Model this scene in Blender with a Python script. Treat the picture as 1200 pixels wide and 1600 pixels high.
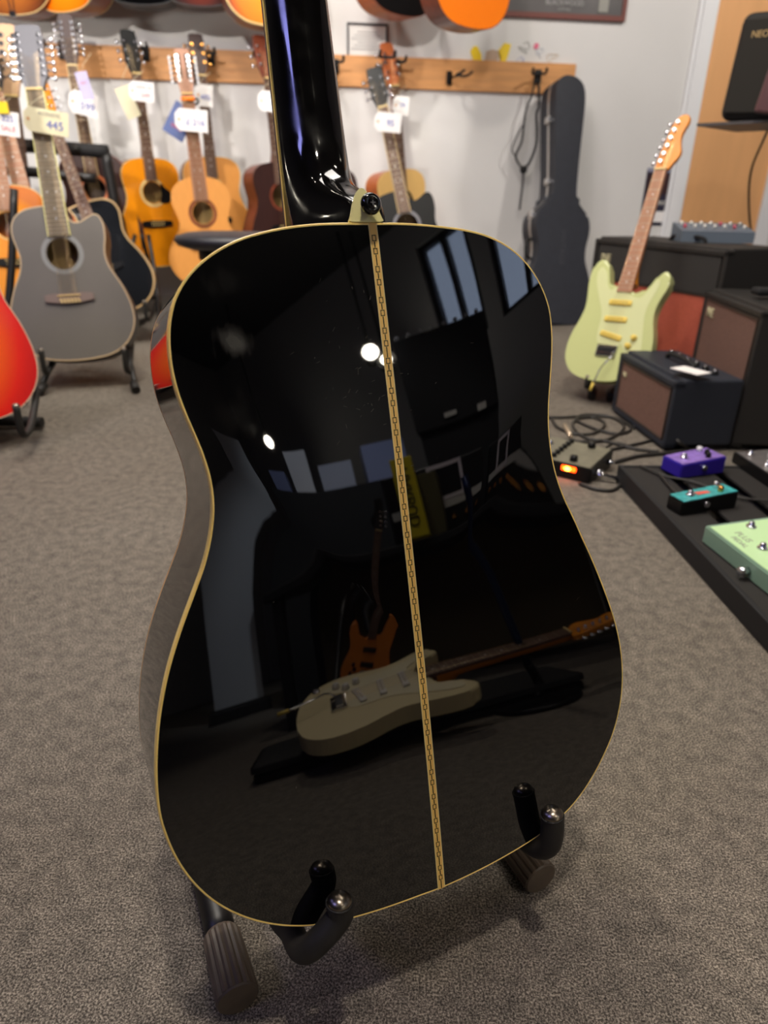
import bpy, bmesh, math, random
from mathutils import Vector, Matrix
random.seed(7)
for o in list(bpy.data.objects): bpy.data.objects.remove(o)
SC = bpy.context.scene
COL = SC.collection
# ---------------------------------------------------------------- camera
F = 1085.0; PITCH = math.radians(24.8); ROLL = math.radians(1.2); EYE = 0.62
FW = Vector((0, math.cos(PITCH), -math.sin(PITCH)))
DN0 = Vector((0, -math.sin(PITCH), -math.cos(PITCH))); RT0 = Vector((1, 0, 0))
RT = RT0*math.cos(ROLL) - DN0*math.sin(ROLL)
DN = RT0*math.sin(ROLL) + DN0*math.cos(ROLL)
CP = Vector((0, 0, EYE))
cam = bpy.data.cameras.new('camera'); co = bpy.data.objects.new('camera', cam); COL.objects.link(co)
M = Matrix.Identity(4)
for i in range(3):
    M[i][0] = RT[i]; M[i][1] = -DN[i]; M[i][2] = -FW[i]; M[i][3] = CP[i]
co.matrix_world = M
cam.sensor_fit = 'VERTICAL'; cam.sensor_height = 36.0; cam.sensor_width = 27.0
cam.lens = F/1600*36.0; cam.clip_start = 0.02; cam.clip_end = 60
cam.dof.use_dof = True; cam.dof.focus_distance = 0.56; cam.dof.aperture_fstop = 6.4
SC.camera = co
# ---------------------------------------------------------------- world, exposure
W = bpy.data.worlds.new('world'); SC.world = W; W.use_nodes = True
W.node_tree.nodes['Background'].inputs[0].default_value = (0.62, 0.76, 1.0, 1)
W.node_tree.nodes['Background'].inputs[1].default_value = 1.2
vs = SC.view_settings
vs.view_transform = 'Standard'; vs.look = 'None'; vs.gamma = 1; vs.use_curve_mapping = False
vs.exposure = 0.95
# ---------------------------------------------------------------- large lights (track lamps and ceiling panels of the shop, plus added fills)
def area(name, loc, target, size, power, colr, sy=None):
    l = bpy.data.lights.new(name, 'AREA'); l.energy = power; l.color = colr
    l.shape = 'RECTANGLE' if sy else 'DISK'; l.size = size
    if sy: l.size_y = sy
    o = bpy.data.objects.new(name, l); COL.objects.link(o); o.location = loc
    d = Vector(target) - Vector(loc); o.rotation_euler = d.to_track_quat('-Z', 'Y').to_euler()
    return o
def spot(name, loc, target, power, colr, ang=70, rad=0.04):
    l = bpy.data.lights.new(name, 'SPOT'); l.energy = power; l.color = colr
    l.spot_size = math.radians(ang); l.spot_blend = 0.6; l.shadow_soft_size = rad
    o = bpy.data.objects.new(name, l); COL.objects.link(o); o.location = loc
    d = Vector(target) - Vector(loc); o.rotation_euler = d.to_track_quat('-Z', 'Y').to_euler()
    return o
WARM = (1.0, 0.89, 0.76); NEUT = (1.0, 0.94, 0.87); COOL = (0.86, 0.92, 1.0)
LAMPS = [((-2.9, 1.9, 1.0), (-1.2, 3.95, 1.55), NEUT, 34), ((-1.25, -2.0, 2.45), (-1.0, 4.0, 1.3), NEUT, 300), ((-0.25, -1.7, 2.45), (0.75, 4.1, 1.2), NEUT, 52),  # first entry: low fill lamp added to lift the dark upper left wall
         ((-1.6, 1.3, 2.3), (-1.75, 4.0, 0.7), NEUT, 26), ((-0.5, 1.6, 2.45), (-0.6, 4.0, 0.7), WARM, 24),
         ((0.6, 1.3, 2.3), (0.3, 4.1, 1.0), NEUT, 22), ((1.9, 2.5, 2.5), (1.5, 4.2, 0.8), NEUT, 54),
         ((-0.3, 2.75, 2.6), (-0.7, 4.0, 0.3), NEUT, 40), ((-1.6, 2.7, 2.6), (-1.7, 4.0, 0.6), NEUT, 30),
         ((-0.5, 1.25, 2.5), (-0.6, 1.5, 0.0), WARM, 44), ((0.7, 1.5, 2.5), (1.0, 2.0, 0.1), WARM, 44),
         ((-1.7, 1.0, 2.5), (-1.3, 2.1, 0.3), NEUT, 40), ((0.1, 0.05, 2.5), (0.15, 0.9, 0.0), WARM, 58),
         ((1.3, -1.0, 2.5), (0.95, -0.45, 0.2), WARM, 75), ((0.7, -0.25, 2.45), (1.6, -0.95, 0.75), NEUT, 60)]  # both added, to brighten the mirrored cream guitar and the mirrored bench
for i, (a, b, c, p) in enumerate(LAMPS):
    spot('track_and_fill_beam', a, b, p, c, 52 if a[2] < 1.5 else (28 if a[1] < -1.5 else 50) if a[1] < 0 else 95, 0.15 if a[2] < 1.5 else 0.05)
area('ceiling_panel_light', (-0.4, 1.9, 2.5), (-0.4, 1.9, 0), 1.6, 20, NEUT, 1.0)
area('violet_tube_light', (-1.9, -0.9, 2.5), (-0.6, 0.6, 0.6), 1.2, 6, (0.36, 0.36, 1.0), 0.3)

# ---------------------------------------------------------------- helpers
def ray(u, v): return RT*((u-600)/F) + DN*((v-800)/F) + FW
def at(u, v, Y):
    d = ray(u, v); return CP + d*(Y/d.y)
def on(u, v, z=0.0):
    d = ray(u, v); return CP + d*((z-EYE)/d.z)
def s2l(c):
    return tuple((x/12.92 if x <= 0.04045 else ((x+0.055)/1.055)**2.4) for x in [q/255.0 for q in c])
def mat(name, rgb, rough=0.5, metal=0.0, coat=0.0, noise=0.0, nscale=40.0, spec=0.5, stretch=None, bump=0.0, rgb2=None, emis=None, trans=0.0):
    m = bpy.data.materials.new(name); m.use_nodes = True
    nt = m.node_tree; b = nt.nodes['Principled BSDF']
    c = s2l(rgb) + (1,)
    b.inputs['Base Color'].default_value = c
    b.inputs['Roughness'].default_value = rough; b.inputs['Metallic'].default_value = metal
    b.inputs['Specular IOR Level'].default_value = spec
    b.inputs['Coat Weight'].default_value = coat; b.inputs['Coat Roughness'].default_value = 0.03
    if trans: b.inputs['Transmission Weight'].default_value = trans
    if emis:
        b.inputs['Emission Color'].default_value = s2l(emis[0]) + (1,); b.inputs['Emission Strength'].default_value = emis[1]
    if noise or rgb2:
        tc = nt.nodes.new('ShaderNodeTexCoord'); mp = nt.nodes.new('ShaderNodeMapping'); nz = nt.nodes.new('ShaderNodeTexNoise')
        nt.links.new(tc.outputs['Object'], mp.inputs[0]); nt.links.new(mp.outputs[0], nz.inputs['Vector'])
        nz.inputs['Scale'].default_value = nscale; nz.inputs['Detail'].default_value = 5
        if stretch: mp.inputs['Scale'].default_value = stretch
        rp = nt.nodes.new('ShaderNodeValToRGB')
        c2 = s2l(rgb2) + (1,) if rgb2 else tuple(x*(1-noise) for x in c[:3]) + (1,)
        rp.color_ramp.elements[0].position = 0.35; rp.color_ramp.elements[1].position = 0.65
        rp.color_ramp.elements[0].color = c2; rp.color_ramp.elements[1].color = c
        nt.links.new(nz.outputs['Fac'], rp.inputs[0]); nt.links.new(rp.outputs[0], b.inputs['Base Color'])
        if bump:
            bp = nt.nodes.new('ShaderNodeBump'); bp.inputs['Strength'].default_value = bump; bp.inputs['Distance'].default_value = 0.002
            nt.links.new(nz.outputs['Fac'], bp.inputs['Height']); nt.links.new(bp.outputs[0], b.inputs['Normal'])
    return m
def burst(name, mid, ring, edge, cz=0.2, rx=0.2, rz=0.27, rough=0.25, p=(0.0, 0.45, 0.8, 1.0)):
    """sunburst lacquer: colour by distance from the middle of the top"""
    m = bpy.data.materials.new(name); m.use_nodes = True; nt = m.node_tree; b = nt.nodes['Principled BSDF']
    b.inputs['Roughness'].default_value = rough; b.inputs['Coat Weight'].default_value = 0.15; b.inputs['Coat Roughness'].default_value = 0.05
    tc = nt.nodes.new('ShaderNodeTexCoord'); mp = nt.nodes.new('ShaderNodeMapping'); mp.vector_type = 'POINT'
    mp.inputs['Location'].default_value = (0, 0, -cz/rz); mp.inputs['Scale'].default_value = (1/rx, 0.0, 1/rz)
    ln = nt.nodes.new('ShaderNodeVectorMath'); ln.operation = 'LENGTH'; rp = nt.nodes.new('ShaderNodeValToRGB')
    nt.links.new(tc.outputs['Object'], mp.inputs[0]); nt.links.new(mp.outputs[0], ln.inputs[0]); nt.links.new(ln.outputs['Value'], rp.inputs[0])
    e = rp.color_ramp.elements; e[0].position = p[1]; e[0].color = s2l(mid)+(1,); e[1].position = p[3]; e[1].color = s2l(edge)+(1,)
    k = e.new(p[2]); k.color = s2l(ring)+(1,)
    nt.links.new(rp.outputs[0], b.inputs['Base Color'])
    return m
def link(name, me, m=None, parent=None, smooth=False):
    o = bpy.data.objects.new(name, me); COL.objects.link(o)
    if m: me.materials.append(m)
    if parent: o.parent = parent
    if smooth:
        for p in me.polygons: p.use_smooth = True
    return o
def mesh(name, vs_, fs, m, parent=None, smooth=False):
    me = bpy.data.meshes.new(name); me.from_pydata([tuple(v) for v in vs_], [], fs); me.update()
    return link(name, me, m, parent, smooth)
def bm_obj(name, bm, m, parent=None, smooth=False):
    bmesh.ops.recalc_face_normals(bm, faces=bm.faces)
    me = bpy.data.meshes.new(name); bm.to_mesh(me); bm.free()
    return link(name, me, m, parent, smooth)
def tag(o, label=None, cat=None, group=None, kind=None):
    if label: o['label'] = label
    if cat: o['category'] = cat
    if group: o['group'] = group
    if kind: o['kind'] = kind
    return o
def thing(name, label, cat, loc=(0, 0, 0), rot=(0, 0, 0), group=None):
    o = bpy.data.objects.new(name, None); o.empty_display_size = 0.05; COL.objects.link(o)
    o.location = loc; o.rotation_euler = rot
    return tag(o, label, cat, group)
def add_box(bm, c, s, rot=None, bevel=0.0, seg=2):
    g = bmesh.ops.create_cube(bm, size=1.0); vs_ = g['verts']
    Mx = Matrix.Translation(Vector(c)) @ (rot.to_4x4() if rot else Matrix.Identity(4)) @ Matrix.Diagonal((s[0], s[1], s[2], 1))
    bmesh.ops.transform(bm, matrix=Mx, verts=vs_)
    if bevel:
        es = {e for v in vs_ for e in v.link_edges}
        bmesh.ops.bevel(bm, geom=list(es), offset=bevel, segments=seg, affect='EDGES', profile=0.5)
def box(name, c, s, m, parent=None, rot=None, bevel=0.0, seg=2):
    bm = bmesh.new(); add_box(bm, c, s, rot, bevel, seg); return bm_obj(name, bm, m, parent)
def add_cyl(bm, p0, p1, r0, r1=None, n=16, cap=True):
    p0 = Vector(p0); p1 = Vector(p1); r1 = r0 if r1 is None else r1
    d = p1-p0; q = d.to_track_quat('Z', 'Y').to_matrix()
    a = [bm.verts.new(p0 + q @ Vector((r0*math.cos(t), r0*math.sin(t), 0))) for t in [2*math.pi*k/n for k in range(n)]]
    b = [bm.verts.new(p1 + q @ Vector((r1*math.cos(t), r1*math.sin(t), 0))) for t in [2*math.pi*k/n for k in range(n)]]
    for k in range(n): bm.faces.new((a[k], a[(k+1) % n], b[(k+1) % n], b[k]))
    if cap: bm.faces.new(a[::-1]); bm.faces.new(b)
def cyl(name, p0, p1, r, m, parent=None, r1=None, n=16):
    bm = bmesh.new(); add_cyl(bm, p0, p1, r, r1, n); o = bm_obj(name, bm, m, parent)
    for p in o.data.polygons: p.use_smooth = len(p.vertices) == 4
    return o
def catmull(pts, n=8, closed=False):
    P = [Vector(p) for p in pts]; out = []; N = len(P)
    for i in range(N if closed else N-1):
        p0 = P[(i-1) % N] if closed or i > 0 else P[0]*2-P[1]
        p1 = P[i]; p2 = P[(i+1) % N]
        p3 = P[(i+2) % N] if closed or i+2 < N else P[-1]*2-P[-2]
        for k in range(n):
            t = k/n
            out.append(0.5*((2*p1) + (p2-p0)*t + (2*p0-5*p1+4*p2-p3)*t*t + (3*p1-p0-3*p2+p3)*t**3))
    if not closed: out.append(P[-1].copy())
    return out
def add_tube(bm, pts, r, n=10, cap=True):
    pts = [Vector(p) for p in pts]; rings = []
    up = Vector((0.13, 0.21, 0.97)); N = len(pts)
    rr = r if isinstance(r, (list, tuple)) else [r]*N
    for i, p in enumerate(pts):
        t = (pts[min(i+1, N-1)] - pts[max(i-1, 0)]).normalized()
        x = up - t*up.dot(t)
        if x.length < 1e-4: x = Vector((1, 0, 0)) - t*t.x
        x.normalize(); y = t.cross(x); up = x
        rings.append([bm.verts.new(p + (x*math.cos(a)+y*math.sin(a))*rr[i]) for a in [2*math.pi*k/n for k in range(n)]])
    for a, b in zip(rings[:-1], rings[1:]):
        for k in range(n): bm.faces.new((a[k], a[(k+1) % n], b[(k+1) % n], b[k]))
    if cap: bm.faces.new(rings[0][::-1]); bm.faces.new(rings[-1])
def tube(name, pts, r, m, parent=None, n=10, smooth=6):
    if smooth: pts = catmull(pts, smooth)
    if isinstance(r, (list, tuple)) and len(r) != len(pts): r = r[0]
    bm = bmesh.new(); add_tube(bm, pts, r, n); return bm_obj(name, bm, m, parent, True)
def add_prism(bm, pts, y0, y1, inset=0.0):
    """outline in XZ swept along Y, front at y0"""
    a = [bm.verts.new((p[0], y0, p[1])) for p in pts]; b = [bm.verts.new((p[0], y1, p[1])) for p in pts]
    n = len(pts)
    for k in range(n): bm.faces.new((a[k], a[(k+1) % n], b[(k+1) % n], b[k]))
    fa = bm.faces.new(a); fb = bm.faces.new(b[::-1])
    return fa, fb
def prism(name, pts, y0, y1, m, parent=None, bevel=0.0, seg=2):
    bm = bmesh.new(); fa, fb = add_prism(bm, pts, y0, y1)
    if bevel:
        es = list(set(fa.edges) | set(fb.edges))
        bmesh.ops.bevel(bm, geom=es, offset=bevel, segments=seg, affect='EDGES', profile=0.5)
    bmesh.ops.triangulate(bm, faces=[f for f in bm.faces if len(f.verts) > 6])
    return bm_obj(name, bm, m, parent)
def ball(name, c, r, m, parent=None, sc=(1, 1, 1), u=16, v=10):
    bm = bmesh.new(); bmesh.ops.create_uvsphere(bm, u_segments=u, v_segments=v, radius=r)
    bmesh.ops.transform(bm, matrix=Matrix.Translation(Vector(c)) @ Matrix.Diagonal((*sc, 1)), verts=bm.verts)
    return bm_obj(name, bm, m, parent, True)
def lathe(name, prof, m, parent=None, n=24, axis=None):
    """profile (r, h) around local Z"""
    vs_ = []; fs = []
    for (r, h) in prof:
        for k in range(n): vs_.append((r*math.cos(2*math.pi*k/n), r*math.sin(2*math.pi*k/n), h))
    for i in range(len(prof)-1):
        for k in range(n): fs.append((i*n+k, i*n+(k+1) % n, (i+1)*n+(k+1) % n, (i+1)*n+k))
    if prof[0][0] > 1e-6: fs.append(tuple(range(n))[::-1])
    if prof[-1][0] > 1e-6: fs.append(tuple(range((len(prof)-1)*n, len(prof)*n)))
    return mesh(name, vs_, fs, m, parent, True)
def text(name, s, size, m, parent=None, loc=(0, 0, 0), rot=(math.pi/2, 0, 0), depth=0.0006, align='CENTER'):
    cu = bpy.data.curves.new(name, 'FONT'); cu.body = s; cu.size = size; cu.extrude = depth; cu.align_x = align; cu.align_y = 'CENTER'
    t = bpy.data.objects.new(name, cu); COL.objects.link(t)
    dg = bpy.context.evaluated_depsgraph_get(); me = bpy.data.meshes.new_from_object(t.evaluated_get(dg))
    bpy.data.objects.remove(t)
    o = link(name, me, None, parent); me.materials.clear(); me.materials.append(m)
    o.location = loc; o.rotation_euler = rot
    return o
def frame_matrix(ex, ey, ez, loc, s=1.0):
    Mx = Matrix.Identity(4)
    for i in range(3):
        Mx[i][0] = ex[i]*s; Mx[i][1] = ey[i]*s; Mx[i][2] = ez[i]*s; Mx[i][3] = loc[i]
    return Mx

# ---------------------------------------------------------------- materials
GLOSS = mat('black_lacquer', (6, 6, 7), 0.02, coat=0.0, spec=0.62)
SIDEBLK = mat('black_side_lacquer', (9, 8, 8), 0.045, spec=0.8)
SATIN = mat('satin_black', (100, 95, 90), 0.45, noise=0.06, nscale=8)
BLK = mat('black_plastic', (14, 14, 15), 0.42, spec=.3)
BLKM = mat('matt_black', (20, 20, 22), 0.75)
RUB = mat('black_rubber', (34, 32, 29), 0.62, noise=0.3, nscale=120)
STEELBLK = mat('black_painted_steel', (26, 24, 23), 0.42, noise=0.25, nscale=60)
CREAM = mat('cream_binding', (255, 220, 126), 0.35)
CREAMF = mat('aged_cream_binding', (226, 196, 132), 0.35)
IVORY = mat('ivory_plastic', (238, 232, 150), 0.25, coat=0.4)
CHROME = mat('chrome', (225, 225, 230), 0.12, metal=1.0)
CAPM = mat('worn_steel_cap', (150, 140, 128), 0.28, metal=1.0)
GOLD = mat('gold_hardware', (235, 170, 90), 0.2, metal=1.0)
PEARL = mat('pearl_button', (225, 225, 228), 0.2, coat=0.5)
ROSE = mat('rosewood', (112, 82, 70), 0.5, noise=0.35, nscale=12, stretch=(6, 6, 1))
ROSEG = mat('weathered_rosewood', (122, 110, 92), 0.5, noise=0.2, nscale=12, stretch=(6, 6, 1))
ROSEL = mat('light_rosewood', (176, 124, 96), 0.45, noise=0.15, nscale=12, stretch=(6, 6, 1))
FRET = mat('fret_wire', (190, 180, 160), 0.3, metal=0.8)
STRING = mat('string_wire', (190, 165, 125), 0.3, metal=0.9)
DARKH = mat('soundhole_inside', (70, 48, 30), 0.8)
NATIN = mat('pale_inner_wood', (206, 170, 104), 0.7, noise=0.2, nscale=20)
MAPLE = mat('amber_maple', (232, 142, 18), 0.35, coat=0.1, noise=0.12, nscale=14, stretch=(5, 5, 1))
MAHOG = mat('mahogany', (128, 62, 40), 0.35, coat=0.3, noise=0.3, nscale=12, stretch=(8, 8, 1))
MAHOGD = mat('dark_mahogany', (58, 30, 26), 0.45, coat=0.0, noise=0.3, nscale=10, stretch=(8, 8, 1))
ORSIDE = mat('orange_mahogany', (196, 108, 62), 0.4, coat=0.2, noise=0.2, nscale=12, stretch=(2, 2, 8))
AMBER = mat('amber_top', (246, 150, 14), 0.3, coat=0.5, noise=0.1, nscale=30, stretch=(6, 6, 0.6))
HONEY = mat('honey_spruce', (232, 158, 78), 0.4, coat=0.3, noise=0.08, nscale=30, stretch=(6, 6, 0.6))
NATUR = mat('natural_spruce', (228, 184, 112), 0.45, noise=0.08, nscale=30, stretch=(6, 6, 0.6))
PAPER = mat('white_card', (244, 240, 238), 0.7)
PAPERC = mat('cream_card', (226, 218, 184), 0.7)
PAPERL = mat('lilac_card', (196, 190, 228), 0.6)
INKB = mat('blue_ink', (70, 90, 180), 0.7); INKR = mat('red_ink', (210, 90, 110), 0.7); INKG = mat('grey_print', (120, 116, 120), 0.7)
WHITE = mat('white_print', (232, 228, 220), 0.5)
PICKGC = mat('mint_pickguard', (206, 210, 158), 0.3, coat=0.3)
STRATB = mat('pale_mint_cream_lacquer', (196, 202, 142), 0.15, coat=0.6)
YEL = mat('yellow_plastic', (228, 200, 90), 0.35)

# ---------------------------------------------------------------- the room
def YW(x): return 4.10 + 0.108*x
WA = math.atan(0.108); CEIL = 3.0
def wall_pt(u, v, off=0.0):
    d = ray(u, v); t = (4.10 - off + 0.108*CP.x - CP.y)/(d.y - 0.108*d.x); return CP + d*t
WALLM = mat('white_wall_paint', (222, 220, 218), 0.6, noise=0.03, nscale=3, bump=0.02)
CARPET = bpy.data.materials.new('grey_carpet'); CARPET.use_nodes = True
nt = CARPET.node_tree; b = nt.nodes['Principled BSDF']; b.inputs['Roughness'].default_value = 0.95; b.inputs['Specular IOR Level'].default_value = 0.15
tc = nt.nodes.new('ShaderNodeTexCoord')
n1 = nt.nodes.new('ShaderNodeTexNoise'); n1.inputs['Scale'].default_value = 520; n1.inputs['Detail'].default_value = 2; n1.inputs['Roughness'].default_value = 0.7
n2 = nt.nodes.new('ShaderNodeTexNoise'); n2.inputs['Scale'].default_value = 55; n2.inputs['Detail'].default_value = 3
n3 = nt.nodes.new('ShaderNodeTexNoise'); n3.inputs['Scale'].default_value = 3.0; n3.inputs['Detail'].default_value = 3
for n_ in (n1, n2, n3): nt.links.new(tc.outputs['Object'], n_.inputs['Vector'])
r1 = nt.nodes.new('ShaderNodeValToRGB'); nt.links.new(n1.outputs['Fac'], r1.inputs[0])
e = r1.color_ramp.elements; e[0].position = 0.36; e[0].color = s2l((62, 58, 54))+(1,); e[1].position = 0.66; e[1].color = s2l((172, 164, 152))+(1,)
k = e.new(0.5); k.color = s2l((112, 106, 98))+(1,)
mx = nt.nodes.new('ShaderNodeMix'); mx.data_type = 'RGBA'; mx.blend_type = 'MULTIPLY'; mx.inputs[0].default_value = 1.0
r2 = nt.nodes.new('ShaderNodeValToRGB'); nt.links.new(n2.outputs['Fac'], r2.inputs[0])
r2.color_ramp.elements[0].position = 0.3; r2.color_ramp.elements[0].color = (0.72, 0.72, 0.72, 1); r2.color_ramp.elements[1].position = 0.7; r2.color_ramp.elements[1].color = (1.2, 1.18, 1.16, 1)
nt.links.new(r1.outputs[0], mx.inputs[6]); nt.links.new(r2.outputs[0], mx.inputs[7])
mx2 = nt.nodes.new('ShaderNodeMix'); mx2.data_type = 'RGBA'; mx2.blend_type = 'MULTIPLY'; mx2.inputs[0].default_value = 1.0
r3 = nt.nodes.new('ShaderNodeValToRGB'); nt.links.new(n3.outputs['Fac'], r3.inputs[0])
r3.color_ramp.elements[0].position = 0.3; r3.color_ramp.elements[0].color = (0.92, 0.9, 0.88, 1); r3.color_ramp.elements[1].position = 0.7; r3.color_ramp.elements[1].color = (1.05, 1.05, 1.05, 1)
nt.links.new(mx.outputs[2], mx2.inputs[6]); nt.links.new(r3.outputs[0], mx2.inputs[7]); nt.links.new(mx2.outputs[2], b.inputs['Base Color'])
bp = nt.nodes.new('ShaderNodeBump'); bp.inputs['Strength'].default_value = 0.7; bp.inputs['Distance'].default_value = 0.003
nt.links.new(n1.outputs['Fac'], bp.inputs['Height']); nt.links.new(bp.outputs[0], b.inputs['Normal'])
XL, XR, YB = -3.3, 3.3, -4.6
def slab(name, pts, z0, z1, m):
    n = len(pts); v = [(p[0], p[1], z0) for p in pts] + [(p[0], p[1], z1) for p in pts]
    f = [tuple(range(n))[::-1], tuple(range(n, 2*n))] + [(i, (i+1) % n, n+(i+1) % n, n+i) for i in range(n)]
    return tag(mesh(name, v, f, m), kind='structure')
slab('floor', [(XL, YB), (XR, YB), (XR, YW(XR)), (XL, YW(XL))], -0.1, 0, CARPET)
slab('ceiling', [(XL, YB), (XR, YB), (XR, YW(XR)), (XL, YW(XL))], CEIL, CEIL+0.1, mat('white_ceiling_paint', (74, 74, 76), 0.8))
slab('wall_back', [(XL, YW(XL)), (XR, YW(XR)), (XR, YW(XR)+0.12), (XL, YW(XL)+0.12)], 0, CEIL, WALLM)
slab('wall_left', [(XL-0.1, YB), (XL, YB), (XL, YW(XL)), (XL-0.1, YW(XL))], 0, CEIL, mat('dark_slat_wall', (58, 58, 64), .7))
slab('wall_front', [(XL, YB-0.1), (XR, YB-0.1), (XR, YB), (XL, YB)], 0, CEIL, mat('grey_wall_paint', (150, 150, 152), 0.7))
# right wall with two window openings
WGREY = mat('pale_grey_wall_paint', (188, 190, 194), 0.7)
wins = [(-1.52, -1.10, 1.9, 2.75), (-0.95, -0.4, 1.9, 2.75)]
def wall_piece(y0, y1, z0, z1, bm): add_box(bm, (XR+0.06, (y0+y1)/2, (z0+z1)/2), (0.12, y1-y0, z1-z0))
bm = bmesh.new(); ys = [YB, wins[0][0], wins[0][1], wins[1][0], wins[1][1], YW(XR)]
for i in range(0, 6, 2): wall_piece(ys[i], ys[i+1], 0, CEIL, bm)
for w in wins: wall_piece(w[0], w[1], 0, w[2], bm); wall_piece(w[0], w[1], w[3], CEIL, bm)
tag(bm_obj('wall_right', bm, WGREY), kind='structure')
GLASS = mat('window_glass', (250, 250, 255), 0.0, trans=1.0)
FRM = mat('dark_window_frame', (40, 40, 44), 0.5)
for i, w in enumerate(wins):
    g = tag(box('window_%d' % (i+1), (XR+0.07, (w[0]+w[1])/2, (w[2]+w[3])/2), (0.006, w[1]-w[0], w[3]-w[2]), GLASS), kind='structure')
    bm = bmesh.new()
    for y in (w[0]+0.02, (w[0]+w[1])/2, w[1]-0.02): add_box(bm, (XR+0.05, y, (w[2]+w[3])/2), (0.05, 0.04, w[3]-w[2]))
    for z in (w[2]+0.02, w[3]-0.02): add_box(bm, (XR+0.05, (w[0]+w[1])/2, z), (0.05, w[1]-w[0], 0.04))
    bm_obj('window_frame', bm, FRM, g)
RW = Matrix.Rotation(WA, 3, 'Z')
def on_wall_box(name, x, z, w, h, d, m, parent=None, out=0.0, bevel=0.0):
    """box against the back wall: centre x, z; width, height, depth; out = gap from the wall"""
    c = Vector((x, YW(x), z)) - RW @ Vector((0, 1, 0))*(d/2+out)
    return box(name, c, (w, d, h), m, parent, RW, bevel)
tag(on_wall_box('baseboard_back', 0, 0.04, 6.5, 0.08, 0.015, mat('white_skirting', (205, 203, 200), 0.5)), kind='structure')
# door opening at the right: white trim, tan door, white trim
xa = wall_pt(1064, 360).x; pt = wall_pt(1117, 60)
xt0 = wall_pt(1085, 180).x; xt1 = wall_pt(1052, 330).x
TRIMW = mat('white_trim_paint', (240, 240, 242), 0.5)
TAN = mat('tan_door_board', (240, 180, 122), 0.5, noise=0.12, nscale=3, stretch=(3, 3, 0.5))
dx0 = wall_pt(1089, 180).x
tag(on_wall_box('trim_1', dx0-0.04, CEIL/2, 0.075, CEIL, 0.03, TRIMW), kind='structure')
tag(on_wall_box('trim_2', dx0-0.087, CEIL/2, 0.016, CEIL, 0.018, TRIMW), kind='structure')
dx1 = wall_pt(1183, 330).x
tag(on_wall_box('door_1', (dx0+dx1)/2, CEIL/2, dx1-dx0, CEIL, 0.02, TAN), kind='structure')
tag(on_wall_box('trim_3', dx1+0.04, CEIL/2, 0.08, CEIL, 0.035, TRIMW), kind='structure')

# wooden hanging rail made of two boards
RAILZ1 = wall_pt(250, 74, 0.02).z; RAILZ0 = wall_pt(250, 125, 0.02).z
rx1 = wall_pt(899, 120, 0.02).x
OAK = mat('oak_board', (222, 158, 96), 0.55, coat=0.0, noise=0.2, nscale=5, stretch=(0.8, 6, 9))
r_ = thing('hanging_rail', 'long oak hanging rail screwed to white wall behind the guitars', 'rail', (0, YW(0)-0.03, (RAILZ0+RAILZ1)/2))
hh = (RAILZ1-RAILZ0)
for i in range(3):
    x0 = -3.1 + i*(rx1+3.1)/3; x1 = -3.1 + (i+1)*(rx1+3.1)/3
    o = on_wall_box('board', (x0+x1)/2, (RAILZ0+RAILZ1)/2, x1-x0-0.002, hh, 0.022, OAK, None, 0.0, 0.002)
    o.parent = r_; o.matrix_parent_inverse = Matrix.Translation(-r_.location)
    for q in (x0+0.06, x1-0.06):
        s_ = cyl('screw', Vector((q, YW(q)-0.022, (RAILZ0+RAILZ1)/2)), Vector((q, YW(q)-0.024, (RAILZ0+RAILZ1)/2)), 0.004, CHROME, None, n=10)
        s_.parent = r_; s_.matrix_parent_inverse = Matrix.Translation(-r_.location)
def adopt(o, r):
    o.parent = r; o.matrix_parent_inverse = Matrix.Translation(-r.location); return o

# ---------------------------------------------------------------- guitars
DREAD = [(0, .508), (.024, .508), (.043, .507), (.059, .5055), (.075, .503), (.09, .5), (.104, .4945), (.117, .487), (.128, .478), (.137, .466), (.144, .45), (.147, .435), (.1475, .425), (.147, .415), (.1445, .40), (.1405, .38), (.1375, .366), (.1355, .352), (.1352, .342), (.1365, .329), (.140, .312), (.1465, .294), (.155, .2775), (.163, .262), (.172, .244), (.1805, .222), (.188, .2), (.194, .178), (.1973, .156), (.1985, .138), (.1975, .121), (.1935, .102), (.186, .083), (.175, .064), (.162, .0475), (.145, .033), (.126, .021), (.106, .0125), (.085, .007), (.06, .0035), (.03, .0008), (0, 0)]
ROUND = [(0, .495), (.03, .494), (.06, .489), (.09, .478), (.115, .46), (.133, .435), (.14, .405), (.137, .372), (.126, .34), (.118, .31), (.118, .285), (.127, .26), (.145, .235), (.165, .205), (.182, .17), (.19, .135), (.187, .1), (.172, .065), (.147, .035), (.11, .014), (.06, .003), (0, 0)]
CUT = [(.03, .508), (.032, .485), (.037, .465), (.05, .452), (.07, .452), (.09, .462), (.108, .472), (.122, .474), (.134, .468), (.142, .452), (.1455, .43), (.1445, .40), (.1405, .38), (.1375, .366)]
def outline(kind, cut=False):
    H = {'dread': DREAD, 'round': ROUND}[kind]
    right = list(H)
    if cut: right = [(0, .508)] + CUT + H[17:]
    left = [(-x, z) for x, z in H[1:-1]][::-1]
    return [(p.x, p.y) for p in catmull([Vector((x, z)) for x, z in right + left], 2 if kind == 'dread' else 4, True)]
def inset(pts, d):
    n = len(pts); out = []
    for i in range(n):
        a = Vector(pts[i-1]); c = Vector(pts[(i+1) % n]); t = (c-a)
        if t.length < 1e-9: out.append(pts[i]); continue
        t.normalize(); nrm = Vector((t.y, -t.x))  # for clockwise outline this points inward
        out.append((pts[i][0]+nrm.x*d, pts[i][1]+nrm.y*d))
    return out
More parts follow.
